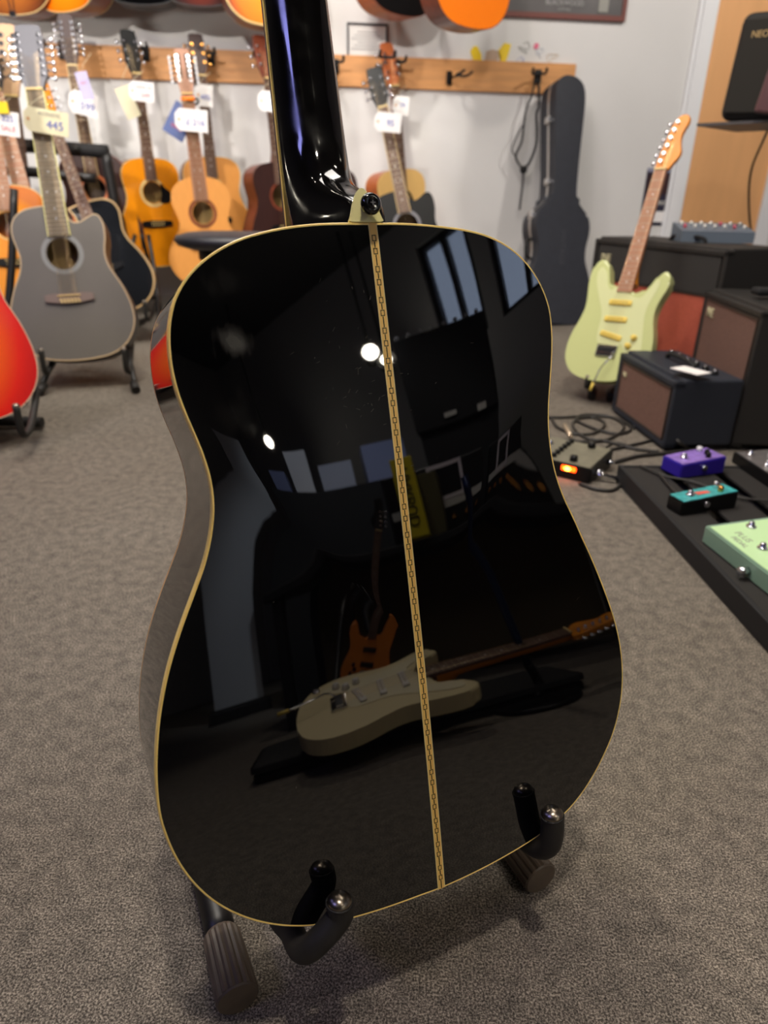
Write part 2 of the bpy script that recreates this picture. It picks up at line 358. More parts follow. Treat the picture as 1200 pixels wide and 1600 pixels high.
def band(name, pts, y0, y1, m, parent, smooth=True):
    n = len(pts); v = [(p[0], y0, p[1]) for p in pts] + [(p[0], y1, p[1]) for p in pts]
    return mesh(name, v, [(i, (i+1) % n, n+(i+1) % n, n+i) for i in range(n)], m, parent, smooth)
def face_ring(bm, outer, inner, y):
    a = [bm.verts.new((p[0], y, p[1])) for p in outer]; c = [bm.verts.new((p[0], y, p[1])) for p in inner]; n = len(a)
    for i in range(n): bm.faces.new((a[i], a[(i+1) % n], c[(i+1) % n], c[i]))
def plate(name, outer, y, m, parent, hole=None, flip=False):
    bm = bmesh.new(); es = []
    for loop in ([outer] + ([hole] if hole else [])):
        vs_ = [bm.verts.new((p[0], y, p[1])) for p in loop]
        es += [bm.edges.new((vs_[i], vs_[(i+1) % len(vs_)])) for i in range(len(vs_))]
    bmesh.ops.triangle_fill(bm, use_beauty=True, use_dissolve=False, edges=es)
    return bm_obj(name, bm, m, parent)
def circle(cx, cz, r, n=40): return [(cx+r*math.sin(2*math.pi*k/n), cz+r*math.cos(2*math.pi*k/n)) for k in range(n)]

def tuner(parent, x, z, side, y, metal, knob, post=True):
    bm = bmesh.new()
    add_cyl(bm, (x, y+0.004, z), (x, y-0.009, z), 0.0045, n=10)
    add_cyl(bm, (x, y-0.001, z), (x, y-0.004, z), 0.0075, n=10)
    if side: add_cyl(bm, (x+side*0.006, y+0.02, z), (x+side*0.028, y+0.02, z), 0.003, n=8)
    o = bm_obj('tuner', bm, metal, parent)
    if side: ball('tuner_button', (x+side*0.032, y+0.02, z), 0.011, knob, o, (0.55, 0.5, 1), 10, 8)
    return o
def neck_head(g, top, nut, fend, wn, wj, fb, neckm, headm, binding=None, ntun=3, both=True, metal=CHROME, knob=CHROME, slot=False, headlen=0.175, frets=20, scale=.645, marks=True, headw=0.038, dots=WHITE, heelz=None):
    """fretboard, frets, neck, nut, headstock, tuners. z grows to the head, front faces -Y"""
    def w(z): return wn/2 + (wj-wn)/2*(nut-z)/(nut-fend)
    fy0, fy1 = -0.0065, 0.0
    bm = bmesh.new(); add_prism(bm, [(-w(fend), fend), (w(fend), fend), (w(nut), nut), (-w(nut), nut)], fy0, fy1+0.001)
    bm_obj('fretboard', bm, fb, g)
    if binding:
        bm = bmesh.new()
        for s in (-1, 1):
            add_prism(bm, [(s*w(fend)-0.0012, fend), (s*w(fend)+0.0012, fend), (s*w(nut)+0.0012, nut), (s*w(nut)-0.0012, nut)], fy0-0.0004, fy1+0.002)
        bm_obj('fretboard_binding', bm, binding, g)
    bm = bmesh.new(); zs = []
    for k in range(1, frets+1):
        z = nut - scale*(1-2**(-k/12)); zs.append(z)
        if z > fend+0.003: add_box(bm, (0, fy0-0.0004, z), (2*w(z)*0.98, 0.0012, 0.0014))
    tag(bm_obj('frets', bm, FRET, g), kind='stuff')
    if marks:
        bm = bmesh.new(); zz = [nut] + zs
        for k in (3, 5, 7, 9, 12, 15, 17):
            if k >= len(zz): break
            zc = (zz[k]+zz[k-1])/2
            if zc < fend+0.01: break
            for x in ((-0.014, 0.014) if k == 12 else (0,)): add_cyl(bm, (x, fy0-0.0001, zc), (x, fy0-0.0006, zc), 0.0032, n=10)
        tag(bm_obj('position_markers', bm, dots, g), kind='stuff')
    # neck shaft, D section
    vs_ = []; fs = []; K = 8; zsn = [top-0.01, top+0.02, top+0.05, (top+nut)/2, nut-0.02, nut]
    dep = [0.07, 0.045, 0.024, 0.021, 0.02, 0.018]
    for z, d in zip(zsn, dep):
        for k in range(K+1):
            a = math.pi*k/K; vs_.append((w(z)*math.cos(a), 0.0005+d*math.sin(a)**0.8, z))
    for i in range(len(zsn)-1):
        for k in range(K): fs.append((i*(K+1)+k, i*(K+1)+k+1, (i+1)*(K+1)+k+1, (i+1)*(K+1)+k))
    fs.append(tuple(range(K+1))); fs.append(tuple(range((len(zsn)-1)*(K+1), len(zsn)*(K+1)))[::-1])
    mesh('neck', vs_, fs, neckm, g, True)
    box('nut', (0, fy0-0.0005, nut+0.003), (wn, 0.007, 0.006), CREAMF, g)
    # headstock, tilted back
    hd = bpy.data.objects.new('headstock', None); COL.objects.link(hd)
    COL.objects.unlink(hd); bpy.data.objects.remove(hd)
    L = headlen; q = headw
    pts = [(-wn/2, 0), (wn/2, 0), (q*0.82, 0.03), (q, 0.05), (q*0.93, L*0.85), (q*0.85, L), (0.008, L+0.005), (0, L), (-0.008, L+0.005), (-q*0.85, L), (-q*0.93, L*0.85), (-q, 0.05), (-q*0.82, 0.03)]
    bm = bmesh.new(); fa, fb_ = add_prism(bm, pts, -0.001, 0.014)
    if slot:
        pass
    bmesh.ops.bevel(bm, geom=list(fa.edges), offset=0.0015, segments=1, affect='EDGES')
    h = bm_obj('headstock', bm, headm, g)
    h.location = (0, 0.0, nut+0.006); h.rotation_euler = (math.radians(-12), 0, 0)
    if slot:
        for s in (-1, 1): box('slot', (s*0.016, -0.0013, 0.05+(L-0.08)/2+0.01), (0.011, 0.002, L-0.075), BLK, h)
    step = (L-0.055)/(ntun) if ntun > 3 else (L-0.06)/3
    for k in range(ntun):
        z = 0.04 + step*(k+0.35)
        for s in (-1, 1): tuner(h, s*(q-0.013), z, s, 0.0, metal, knob)
    # strings
    return w
def strings(g, nut, saddle, y_s, n, wn=0.036, ws=0.054, r=0.00045, mt=None):
    bm = bmesh.new()
    for k in range(n):
        t = (k/(n-1)-0.5)
        add_cyl(bm, (t*ws, y_s, saddle), (t*wn, -0.0085, nut), r, n=5, cap=False)
        add_cyl(bm, (t*wn, -0.0085, nut), (t*wn*1.4, 0.004, nut+0.1+0.03*abs(t)), r*0.8, n=4, cap=False)
    tag(bm_obj('strings', bm, mt or STRING, g), kind='stuff')

def acoustic(label, name='acoustic_guitar', kind='dread', cut=False, top=HONEY, side=MAHOG, back=None, bind=CREAMF, rose=None, hole=DARKH, inner=NATIN, pick=None, bridgem=BLK, fb=ROSE, neckm=MAHOG, headm=BLK, ntun=3, slot=False, metal=CHROME, knob=CHROME, depth=0.11, group=None, fbind=None, nstr=None, marks=True, headw=0.038, headlen=0.175, bindw=0.003, bowl=False, trap=False, dots=WHITE, pins=CREAMF, nwid=(0.044, 0.057)):
    g = thing(name, label, 'guitar', group=group)
    ol = outline(kind, cut); tp = 0.508 if kind == 'dread' else 0.495
    zc = 0.352 if kind == 'dread' else 0.335; hr = 0.05; nut = 0.86 if kind == 'dread' else 0.835; sad = nut-0.645
    hc = circle(0, zc, hr)
    plate('soundboard', inset(ol, bindw), 0.0, top, g, hc)
    bm = bmesh.new(); face_ring(bm, ol, inset(ol, bindw), -0.0002)
    n = len(ol)
    a = [bm.verts.new((p[0], -0.0002, p[1])) for p in ol]; c = [bm.verts.new((p[0], 0.006, p[1])) for p in ol]
    for i in range(n): bm.faces.new((a[i], a[(i+1) % n], c[(i+1) % n], c[i]))
    bm_obj('binding', bm, bind, g, False)
    if bowl:
        v = []; f = []; cz = 0.22; R = [(1, .006), (.99, .03), (.93, .07), (.75, .11), (.4, .13), (0.02, .135)]
        for s, y in R:
            for p in ol: v.append((p[0]*s, y, cz+(p[1]-cz)*s))
        for i in range(len(R)-1):
            for k in range(n): f.append((i*n+k, i*n+(k+1) % n, (i+1)*n+(k+1) % n, (i+1)*n+k))
        f.append(tuple(range((len(R)-1)*n, len(R)*n)))
        mesh('bowl_back', v, f, side, g, True)
    else:
        band('side', ol, 0.006, depth-0.004, side, g)
        plate('back', ol, depth, back or side, g)
        band('back_binding', ol, depth-0.004, depth, bind, g)
    plate('inner_back', inset(ol, 0.006), depth-0.012 if not bowl else 0.03, inner, g)
    band('soundhole_edge', hc, 0.0, 0.003, hole, g)
    bm = bmesh.new(); rw = 0.006 if rose is None else 0.014
    face_ring(bm, circle(0, zc, hr+0.003+rw), circle(0, zc, hr+0.003), -0.0006)
    bm_obj('rosette', bm, rose or bind, g)
    if pick:
        P = [(0.045, zc+0.04), (0.056, zc+0.038), (0.064, zc+0.022), (0.085, zc+0.008), (0.096, zc-0.012), (0.092, zc-0.036), (0.072, zc-0.05), (0.05, zc-0.052), (0.032, zc-0.046)] + [(hr*1.08*math.sin(t), zc+hr*1.08*math.cos(t)) for t in [2.3, 2.0, 1.7, 1.4, 1.1, 0.85]]
        prism('pickguard', P, -0.0016, -0.0002, pick, g)
    if trap:
        bm = bmesh.new()
        for s in (-1, 1): add_box(bm, (s*0.012, -0.006, 0.06), (0.004, 0.003, 0.12), Matrix.Rotation(s*0.1, 3, 'Y'))
        add_box(bm, (0, -0.008, 0.12), (0.05, 0.006, 0.012)); add_box(bm, (0, -0.004, 0.004), (0.03, 0.01, 0.02))
        bm_obj('trapeze_tailpiece', bm, CHROME, g)
    bp_ = [(-0.078, sad-0.018), (-0.05, sad-0.02), (-0.03, sad-0.026), (0.03, sad-0.026), (0.05, sad-0.02), (0.078, sad-0.018), (0.078, sad+0.004), (0.045, sad+0.008), (-0.045, sad+0.008), (-0.078, sad+0.004)]
    prism('bridge', bp_, -0.009, 0.0, bridgem, g, 0.0012, 1)
    box('saddle', (0, -0.0105, sad), (0.072, 0.005, 0.003), CREAMF, g)
    bm = bmesh.new()
    for k in range(6): add_cyl(bm, ((k/5-0.5)*0.056, -0.009, sad-0.013), ((k/5-0.5)*0.056, -0.013, sad-0.013), 0.0034, n=8)
    if ntun == 6:
        for k in range(6): add_cyl(bm, ((k/5-0.5)*0.056+0.003, -0.009, sad-0.021), ((k/5-0.5)*0.056+0.003, -0.013, sad-0.021), 0.0034, n=8)
    tag(bm_obj('bridge_pins', bm, pins, g), kind='stuff')
    neck_head(g, tp, nut, zc+hr+0.006, nwid[0], nwid[1], fb, neckm, headm, fbind, ntun, True, metal, knob, slot, headlen, 20, .645, marks, headw, dots)
    strings(g, nut+0.004, sad, -0.0115, nstr or (12 if ntun == 6 else 6))
    return g
def put(g, P0, z0, P1, z1, facing, smax=None):
    """stand the guitar so that its centre line point z0 is at P0 and z1 at P1; facing = world direction its front looks"""
    d = P1-P0; s = d.length/(z1-z0); ez = d.normalized()
    ey = -(Vector(facing) - ez*Vector(facing).dot(ez)).normalized(); ex = ey.cross(ez)
    g.matrix_world = frame_matrix(ex, ey, ez, P0 - ez*z0*s, s)
    print('PUT', g.name, 'scale %.3f' % s, 'base', tuple(round(c, 3) for c in g.matrix_world.translation))
    return g
def face(a): a = math.radians(a); return (math.sin(a), -math.cos(a), 0)

BURST_O = burst('orange_sunburst', (255, 150, 20), (255, 120, 10), (120, 40, 16))
BURST_R = burst('cherry_sunburst', (255, 110, 8), (240, 30, 12), (200, 4, 14), cz=.19, rx=.215, rz=.29, rough=.35, p=(0, .42, .74, .95))
BURST_T = burst('tobacco_sunburst', (190, 110, 40), (120, 60, 24), (40, 20, 14))
BURST_D = burst('dark_red_sunburst', (120, 40, 20), (60, 18, 14), (18, 10, 10), rx=.15, rough=.7)
BURST_D.node_tree.nodes['Principled BSDF'].inputs['Coat Weight'].default_value = 0.0
BURST_D.node_tree.nodes['Principled BSDF'].inputs['Specular IOR Level'].default_value = 0.2

# hanging guitars on the long rail ---------------------------------------
a = acoustic('dark mahogany twelve-string hanging behind the black rack, with tan soundhole ring', top=MAHOGD, side=MAHOGD, rose=ORSIDE, hole=BLK, inner=MAHOGD, bind=MAHOG, ntun=6, headm=MAHOGD, fbind=CREAMF, headlen=0.2, headw=0.036)
put(a, at(148, 295, 3.62), .352, at(98, 20, 3.62), 1.06, face(14))
bg = acoustic('bright amber acoustic guitar with teardrop black pickguard and black bridge', top=AMBER, side=MAHOG, pick=BLK, rose=CREAMF, neckm=MAHOG)
put(bg, at(239, 301, 3.72), .352, at(203, 44, 3.72), 1.04, face(38))
d_ = acoustic('honey-coloured guitar with golden tuners, half hidden behind the capo guitar', kind='dread', top=HONEY, side=MAHOG, metal=GOLD, knob=GOLD, headm=MAHOGD)
put(d_, at(334, 297, 3.80), .352, at(307, 50, 3.80), 1.04, face(24))
cg = acoustic('small-bodied honey guitar with light neck and orange capo', kind='round', top=HONEY, side=MAHOGD, bind=HONEY, fb=ROSEL, neckm=MAHOG, headm=ROSEL, ntun=6, slot=True, knob=PEARL, bindw=0.002, rose=MAHOG, hole=BLK, bridgem=MAHOG, nwid=(.054, .068))
put(cg, at(317, 333, 3.48), .335, at(283, 76, 3.48), 1.01, face(16))
cap_ = box('capo', (0, -.016, .815), (.062, .012, .016), mat('orange_capo', (255, 130, 20), .3), None, None, .004, 3)
cap_.matrix_world = cg.matrix_world.copy(); tag(cap_, 'bright orange capo clamped on the neck of the small-bodied guitar', 'capo')
tube('clamp_lever', [(.034, -.014, .815), (.046, 0, .812), (.04, .03, .80), (.0, .04, .79)], .005, BLK, cap_, 8)
eg = acoustic('dark brown mahogany guitar with red headstock left of the black neck', top=MAHOGD, side=MAHOG, bind=MAHOGD, headm=MAHOG, ntun=3, bridgem=BLK, rose=MAHOG)
put(eg, at(440, 307, 3.70), .352, at(411, 52, 3.70), 1.04, face(38))
eh = acoustic('dark red guitar hidden behind the black neck, one shoulder showing', top=MAHOGD, side=MAHOG, headm=MAHOGD, bind=BLK, rose=MAHOG)
put(eh, at(515, 315, 3.80), .352, at(498, 66, 3.80), 1.04, face(10))
gg = acoustic('pale spruce guitar with orange sides and reddish headstock on the rail', top=NATUR, side=ORSIDE, headm=ORSIDE, neckm=ORSIDE, rose=BLK, bind=NATUR)
put(gg, at(630, 318, 3.86), .352, at(611, 64, 3.86), 1.04, face(36))
fg = acoustic('black cutaway guitar tilted in front of the pale spruce one', cut=True, top=mat('plain_black_top', (9, 9, 10), .4, spec=.3), side=BLK, bind=BLK, rose=mat('grey_abalone_ring', (120, 118, 124), .3), headm=BLK, fb=ROSE, fbind=CREAMF, inner=MAHOG)
put(fg, at(636, 352, 3.46), .352, at(584, 100, 3.60), 1.04, face(8))
# upper row: only the lower ends reach into view
def upper(o, u, v, Y, yaw, lean=0.0, s=1.04):
    P = at(u, v, Y); put(o, P, 0, P + Vector((lean, 0, 1))*s, 1.0, face(yaw)); return o
upper(acoustic('tobacco sunburst guitar with metal tailpiece, top left corner of the wall', top=BURST_T, side=MAHOG, trap=True, bind=CREAMF), 22, 24, 3.74, -8)
upper(acoustic('orange sunburst guitar high on the wall beside the tailpiece guitar', top=BURST_O, side=MAHOG), 104, 19, 3.7, -26)
upper(acoustic('black guitar high on the wall above the bright amber guitar', top=GLOSS, side=BLK, bind=BLK), 222, 8, 3.7, 4)
upper(acoustic('dark red sunburst guitar high on the wall above the capo guitar', top=BURST_D, side=MAHOGD, bind=BLK, kind='round'), 314, 10, 3.7, 5)
upper(acoustic('cream-bound orange sunburst guitar high up, just left of the black neck', top=BURST_O, side=MAHOG, bind=CREAMF, bindw=0.006), 424, 42, 3.68, 20)
upper(acoustic('black guitar with orange sides high on the wall above the small certificate', top=BLK, side=ORSIDE, bind=MAHOG, kind='round', pick=IVORY), 628, 25, 3.78, 38)
upper(acoustic('plain bright orange guitar high on the wall, lowest of the upper row', top=mat('bright_orange_top', (255, 128, 10), .3, coat=.4), side=MAHOG, bind=MAHOG), 737, 45, 3.62, 34)

# hangers -----------------------------------------------------------------
def hanger(u, v, label, Y=None, yaw=0.0, proj=0.1):
    P = wall_pt(u, v, 0.024)
    h = thing('guitar_hanger', label, 'wall hook', P, (0, 0, WA+yaw), 'guitar hangers along the oak rail')
    box('base_block', (0, -0.008, 0), (0.035, 0.016, 0.06), BLK, h, None, 0.004)
    tube('arm', [(0, -0.012, 0.0), (0, -proj*0.6, 0.004), (0, -proj, 0.006)], 0.005, BLK, h, 8)
    for s in (-1, 1): tube('yoke', [(0, -proj, 0.006), (s*0.028, -proj-0.004, 0.006), (s*0.034, -proj-0.03, 0.01), (s*0.033, -proj-0.055, 0.022)], 0.0065, BLKM, h, 8)
    return h
hanger(98, 82, 'black hook holding the twelve-string behind the rack'); hanger(228, 84, 'black hook holding the bright amber guitar')
hanger(300, 118, 'black hook holding the capo guitar'); hanger(330, 92, 'black hook holding the guitar with golden tuners')
hanger(411, 98, 'black hook beside the red headstock'); hanger(524, 104, 'black hook just right of the black neck')
hanger(592, 112, 'black hook at the head of the black cutaway guitar', proj=0.38); hanger(618, 104, 'black hook holding the pale spruce guitar')
hanger(700, 122, 'empty black hook on the bare part of the rail', yaw=0.75, proj=0.07)
hk = hanger(840, 120, 'black hook with straps hanging from it next to the case', yaw=-0.2, proj=0.05)

# black twelve-string cutaway on its stand ---------------------------------
tw = acoustic('satin black twelve-string cutaway guitar standing on the left, cream edged', cut=True, top=SATIN, side=mat('dark_plum_side', (44, 40, 46), .4), bind=mat('tan_binding', (190, 165, 130), .4), bindw=0.004, rose=mat('grey_rosette', (130, 130, 130), .5), hole=mat('pale_edge', (150, 130, 90), .6), inner=NATIN, bridgem=mat('greyed_rosewood_bridge', (118, 100, 94), .5), fb=ROSEG, fbind=IVORY, headm=mat('silver_grey_head', (104, 104, 112), .45), neckm=BLK, ntun=6, headlen=0.215, headw=0.045, dots=PEARL, nwid=(.052, .069))
Pb = on(126, 563, .10); Yb = Pb.y
put(tw, Pb, 0, at(35, 26, Yb+0.28), 1.08, face(14))
# glossy round-backed guitar behind it
rb = acoustic('glossy black guitar with wood-edged body behind the black twelve-string', cut=False, top=mat('black_gloss_top', (30, 32, 36), .08, coat=1.0, spec=.8), side=BLK, bind=mat('tan_wood_edge', (196, 164, 116), .4), bindw=0.008, fb=ROSE, neckm=MAPLE, headm=MAPLE, knob=PEARL, bowl=True, kind='dread', headw=.03, ntun=3, inner=BLK)
put(rb, at(194, 490, 3.0), 0, at(129, 316, 3.09), .508, face(4))
def aframe(g_, label, spread=0.15, zb=0.0, yaw=0.0, loc=(0, 0, 0), armw=0.1, az=0.1, back=0.2, armtip=0.06, hgt=0.42, ya=0.0):
    """tubular guitar stand: origin on the floor under the body, front = -Y"""
    s_ = thing('guitar_stand', label, 'stand', loc, (0, 0, yaw), 'tubular floor stands')
    bm = bmesh.new(); add_tube(bm, catmull([(-spread, -0.08, 0.013), (-0.08, back*0.6, hgt*0.5), (-0.03, back, hgt)], 5), 0.009, 10); bm_obj('front_leg', bm, STEELBLK, s_, True)
    bm = bmesh.new(); add_tube(bm, catmull([(spread, -0.08, 0.013), (0.08, back*0.6, hgt*0.5), (0.03, back, hgt)], 5), 0.009, 10); bm_obj('front_leg', bm, STEELBLK, s_, True)
    tube('rear_leg', [(0, back, hgt), (0, back+0.1, 0.2), (0, back+0.17, 0.012)], 0.009, STEELBLK, s_)
    tube('crossbar', [(-0.09, back*0.6, az+0.05), (0, back*0.6, az+0.04), (0.09, back*0.6, az+0.05)], 0.008, STEELBLK, s_)
    for k in (-1, 1):
        tube('arm', [(k*armw*.9, back*0.6, az+0.045), (k*armw, ya+0.03, az-0.012), (k*armw, ya-0.03, az-0.01), (k*armw, ya-0.035, az+armtip)], 0.009, RUB, s_)
        ball('arm_cap', (k*armw, ya-0.035, az+armtip), 0.0092, CAPM, s_, (1, 1, 0.7))
        cyl('rubber_foot', (k*spread*1.0, -0.085, 0.014), (k*spread*0.93, -0.05, 0.03), 0.014, RUB, s_)
    return s_
ps = on(126, 572, 0.0)
aframe(tw, 'black stand under the satin black twelve-string', loc=(Pb.x+0.02, Pb.y+0.02, 0), az=0.085, yaw=math.radians(10), armw=.125, back=.3, ya=-0.03)
pr = rb.matrix_world.translation
aframe(rb, 'black stand half hidden behind the satin twelve-string', loc=(pr.x, pr.y+.04, 0), az=max(pr.z-0.01, .05), yaw=0, armw=.09, back=.3)

# cherry sunburst guitar cut by the left edge
red = acoustic('cherry red sunburst guitar at the left edge of the floor', top=BURST_R, side=MAHOG, bind=mat('pale_binding', (226, 200, 170), .4), bindw=0.0022, kind='dread')
Pr = on(-66, 664, .085)
put(red, Pr, 0, Pr+Vector((-0.08, 0.26, 1.0)), 1.035, face(40))
sr = aframe(red, 'black stand under the cherry red guitar at the left edge', loc=(Pr.x, Pr.y+0.0, 0), az=0.08, yaw=math.radians(8), armw=.155, back=.28, ya=0.0, spread=.015)
fo = on(66, 660, .02)
leg = cyl('long_foot', (fo.x-0.35-Pr.x, fo.y+0.02-Pr.y, .02), (fo.x-Pr.x, fo.y-Pr.y, .02), .0145, RUB, None)
leg.parent = sr; leg.matrix_parent_inverse = Matrix.Rotation(-math.radians(8), 4, 'Z')

# ---------------------------------------------------------------- the main guitar: black, seen from behind
BO = [(-0.0000,0.5082),(0.0192,0.5083),(0.0383,0.5075),(0.0574,0.5059),(0.0764,0.5035),(0.0949,0.4990),(0.1121,0.4909),(0.1269,0.4790),(0.1380,0.4636),(0.1447,0.4459),(0.1461,0.4270),(0.1444,0.4080),(0.1413,0.3890),(0.1381,0.3702),(0.1366,0.3511),(0.1375,0.3320),(0.1409,0.3132),(0.1468,0.2950),(0.1547,0.2776),(0.1623,0.2600),(0.1700,0.2424),(0.1772,0.2247),(0.1838,0.2067),(0.1898,0.1885),(0.1945,0.1699),(0.1973,0.1510),(0.1978,0.1319),(0.1958,0.1129),(0.1908,0.0945),(0.1831,0.0770),(0.1725,0.0611),(0.1601,0.0465),(0.1462,0.0335),(0.1304,0.0229),(0.1129,0.0154),(0.0947,0.0095),(0.0759,0.0059),(0.0569,0.0033),(0.0378,0.0015),(0.0187,0.0005),(-0.0004,0.0003),(-0.0196,0.0014),(-0.0387,0.0025),(-0.0578,0.0042),(-0.0768,0.0068),(-0.0955,0.0106),(-0.1137,0.0165),(-0.1309,0.0248),(-0.1468,0.0354),(-0.1611,0.0481),(-0.1734,0.0627),(-0.1833,0.0791),(-0.1906,0.0967),(-0.1954,0.1152),(-0.1978,0.1341),(-0.1972,0.1532),(-0.1948,0.1722),(-0.1910,0.1910),(-0.1860,0.2095),(-0.1797,0.2276),(-0.1721,0.2451),(-0.1635,0.2623),(-0.1544,0.2792),(-0.1456,0.2962),(-0.1389,0.3140),(-0.1347,0.3327),(-0.1345,0.3517),(-0.1377,0.3705),(-0.1426,0.3890),(-0.1466,0.4077),(-0.1476,0.4268),(-0.1454,0.4458),(-0.1390,0.4635),(-0.1273,0.4783),(-0.1120,0.4897),(-0.0947,0.4978),(-0.0763,0.5028),(-0.0574,0.5060),(-0.0383,0.5077),(-0.0192,0.5082)]
OL = [(p.x, p.y) for p in catmull([Vector(p) for p in BO], 4, True)]
GEX = Vector((0.90111, 0.43358, -0.00291)); GEZ = Vector((-0.12689, 0.27013, 0.95442)); GN = Vector((0.41461, -0.85967, 0.29844))
GT = Vector((0.05219, 0.37745, 0.11526))
main = thing('acoustic_guitar', 'glossy black dreadnought guitar seen from behind, large in front', 'guitar')
main.matrix_world = frame_matrix(GEX, -GN, GEZ, GT)
def dep(z): return 0.122 - 0.022*z/0.508
# back lacquer with smudges and hairline scratches
BACK = mat('black_back_lacquer', (4, 4, 5), 0.015, spec=1.0)
nt = BACK.node_tree; b = nt.nodes['Principled BSDF']
tc = nt.nodes.new('ShaderNodeTexCoord')
def blob(cx, cz, rx, rz, seed, amp):
    mp = nt.nodes.new('ShaderNodeMapping'); mp.inputs['Location'].default_value = (-cx/rx, 0, -cz/rz); mp.inputs['Scale'].default_value = (1/rx, 0, 1/rz)
    ln = nt.nodes.new('ShaderNodeVectorMath'); ln.operation = 'LENGTH'; nt.links.new(tc.outputs['Object'], mp.inputs[0]); nt.links.new(mp.outputs[0], ln.inputs[0])
    nz = nt.nodes.new('ShaderNodeTexNoise'); nz.inputs['Scale'].default_value = 160; nz.inputs['Detail'].default_value = 4
    m2 = nt.nodes.new('ShaderNodeMapping'); m2.inputs['Location'].default_value = (seed, 0, seed); m2.inputs['Scale'].default_value = (1, 1, 0.35)
    nt.links.new(tc.outputs['Object'], m2.inputs[0]); nt.links.new(m2.outputs[0], nz.inputs['Vector'])
    ad = nt.nodes.new('ShaderNodeMath'); ad.operation = 'SUBTRACT'; nt.links.new(nz.outputs['Fac'], ad.inputs[0]); 
    sq = nt.nodes.new('ShaderNodeMath'); sq.operation = 'MULTIPLY'; sq.inputs[1].default_value = 0.55; nt.links.new(ln.outputs['Value'], sq.inputs[0]); nt.links.new(sq.outputs[0], ad.inputs[1])
    rp = nt.nodes.new('ShaderNodeMapRange'); rp.inputs['From Min'].default_value = 0.05; rp.inputs['From Max'].default_value = 0.45; rp.inputs['To Min'].default_value = 0; rp.inputs['To Max'].default_value = amp
    nt.links.new(ad.outputs[0], rp.inputs['Value']); return rp.outputs[0]
outs = [blob(-0.106, 0.435, 0.018, 0.014, 1.3, .5), blob(-0.108, 0.472, 0.02, 0.013, 4.1, .12), blob(-0.112, 0.388, 0.02, 0.02, 7.7, .08)]
acc = outs[0]
for o_ in outs[1:]:
    ad = nt.nodes.new('ShaderNodeMath'); ad.operation = 'ADD'; ad.use_clamp = True; nt.links.new(acc, ad.inputs[0]); nt.links.new(o_, ad.inputs[1]); acc = ad.outputs[0]
mc = nt.nodes.new('ShaderNodeMix'); mc.data_type = 'RGBA'; mc.inputs[6].default_value = s2l((5, 5, 6))+(1,); mc.inputs[7].default_value = s2l((72, 70, 66))+(1,)
nt.links.new(acc, mc.inputs[0]); nt.links.new(mc.outputs[2], b.inputs['Base Color'])
mr = nt.nodes.new('ShaderNodeMapRange'); mr.inputs['To Min'].default_value = 0.015; mr.inputs['To Max'].default_value = 0.5; nt.links.new(acc, mr.inputs['Value']); nt.links.new(mr.outputs[0], b.inputs['Roughness'])
# arched back as rings scaled towards its middle
def in_scale(p, s): return (p[0]*s, 0.205+(p[1]-0.205)*s)
BW = 0.0016
inn = inset(OL, BW); n = len(OL); NR = 30; ARCH = 0.0045
v = []; f = []
for i in range(NR+1):
    s = 1-i/NR*0.985
    for p in inn:
        q = in_scale(p, s); v.append((q[0], -ARCH*(1-s*s)**1.0, q[1]))
for i in range(NR):
    for k in range(n): f.append((i*n+k, i*n+(k+1) % n, (i+1)*n+(k+1) % n, (i+1)*n+k))
f.append(tuple(range(NR*n, (NR+1)*n)))
mesh('back', v, f, BACK, main, True)
def prof_band(name, prof, m, smooth=True):
    """prof: list of (inset, y-function of z) swept round the body outline"""
    v = []; f = []
    for (d, fy) in prof:
        q = inset(OL, d) if d else OL
        for k, p in enumerate(q): v.append((p[0], fy(p[1]), p[1]))
    for i in range(len(prof)-1):
        for k in range(n): f.append((i*n+k, i*n+(k+1) % n, (i+1)*n+(k+1) % n, (i+1)*n+k))
    return mesh(name, v, f, m, main, smooth)
prof_band('back_binding', [(BW, lambda z: 0.0), (0.0006, lambda z: -0.0001), (0.0, lambda z: 0.0006), (0.0, lambda z: 0.0062)], CREAM, False)
prof_band('side', [(0.0, lambda z: 0.0062), (0.0, lambda z: 0.03), (0.0, lambda z: 0.06), (0.0, lambda z: dep(z)-0.006)], SIDEBLK)
prof_band('front_binding', [(0.0, lambda z: dep(z)-0.006), (0.0, lambda z: dep(z)-0.001), (0.001, lambda z: dep(z)), (0.003, lambda z: dep(z))], mat('front_binding_tan', (206, 160, 104), .35))
# soundboard (plane slopes with the body depth)
hc = circle(0, .352, .05)
bm = bmesh.new(); es = []
for loop in (inset(OL, 0.003), hc):
    vs_ = [bm.verts.new((p[0], dep(p[1]), p[1])) for p in loop]
    es += [bm.edges.new((vs_[i], vs_[(i+1) % len(vs_)])) for i in range(len(vs_))]
bmesh.ops.triangle_fill(bm, use_beauty=True, use_dissolve=False, edges=es)
bm_obj('soundboard', bm, GLOSS, main)
prism('bridge', [(-.078, .19), (.078, .19), (.078, .215), (-.078, .215)], dep(.2), dep(.2)+.009, BLK, main)
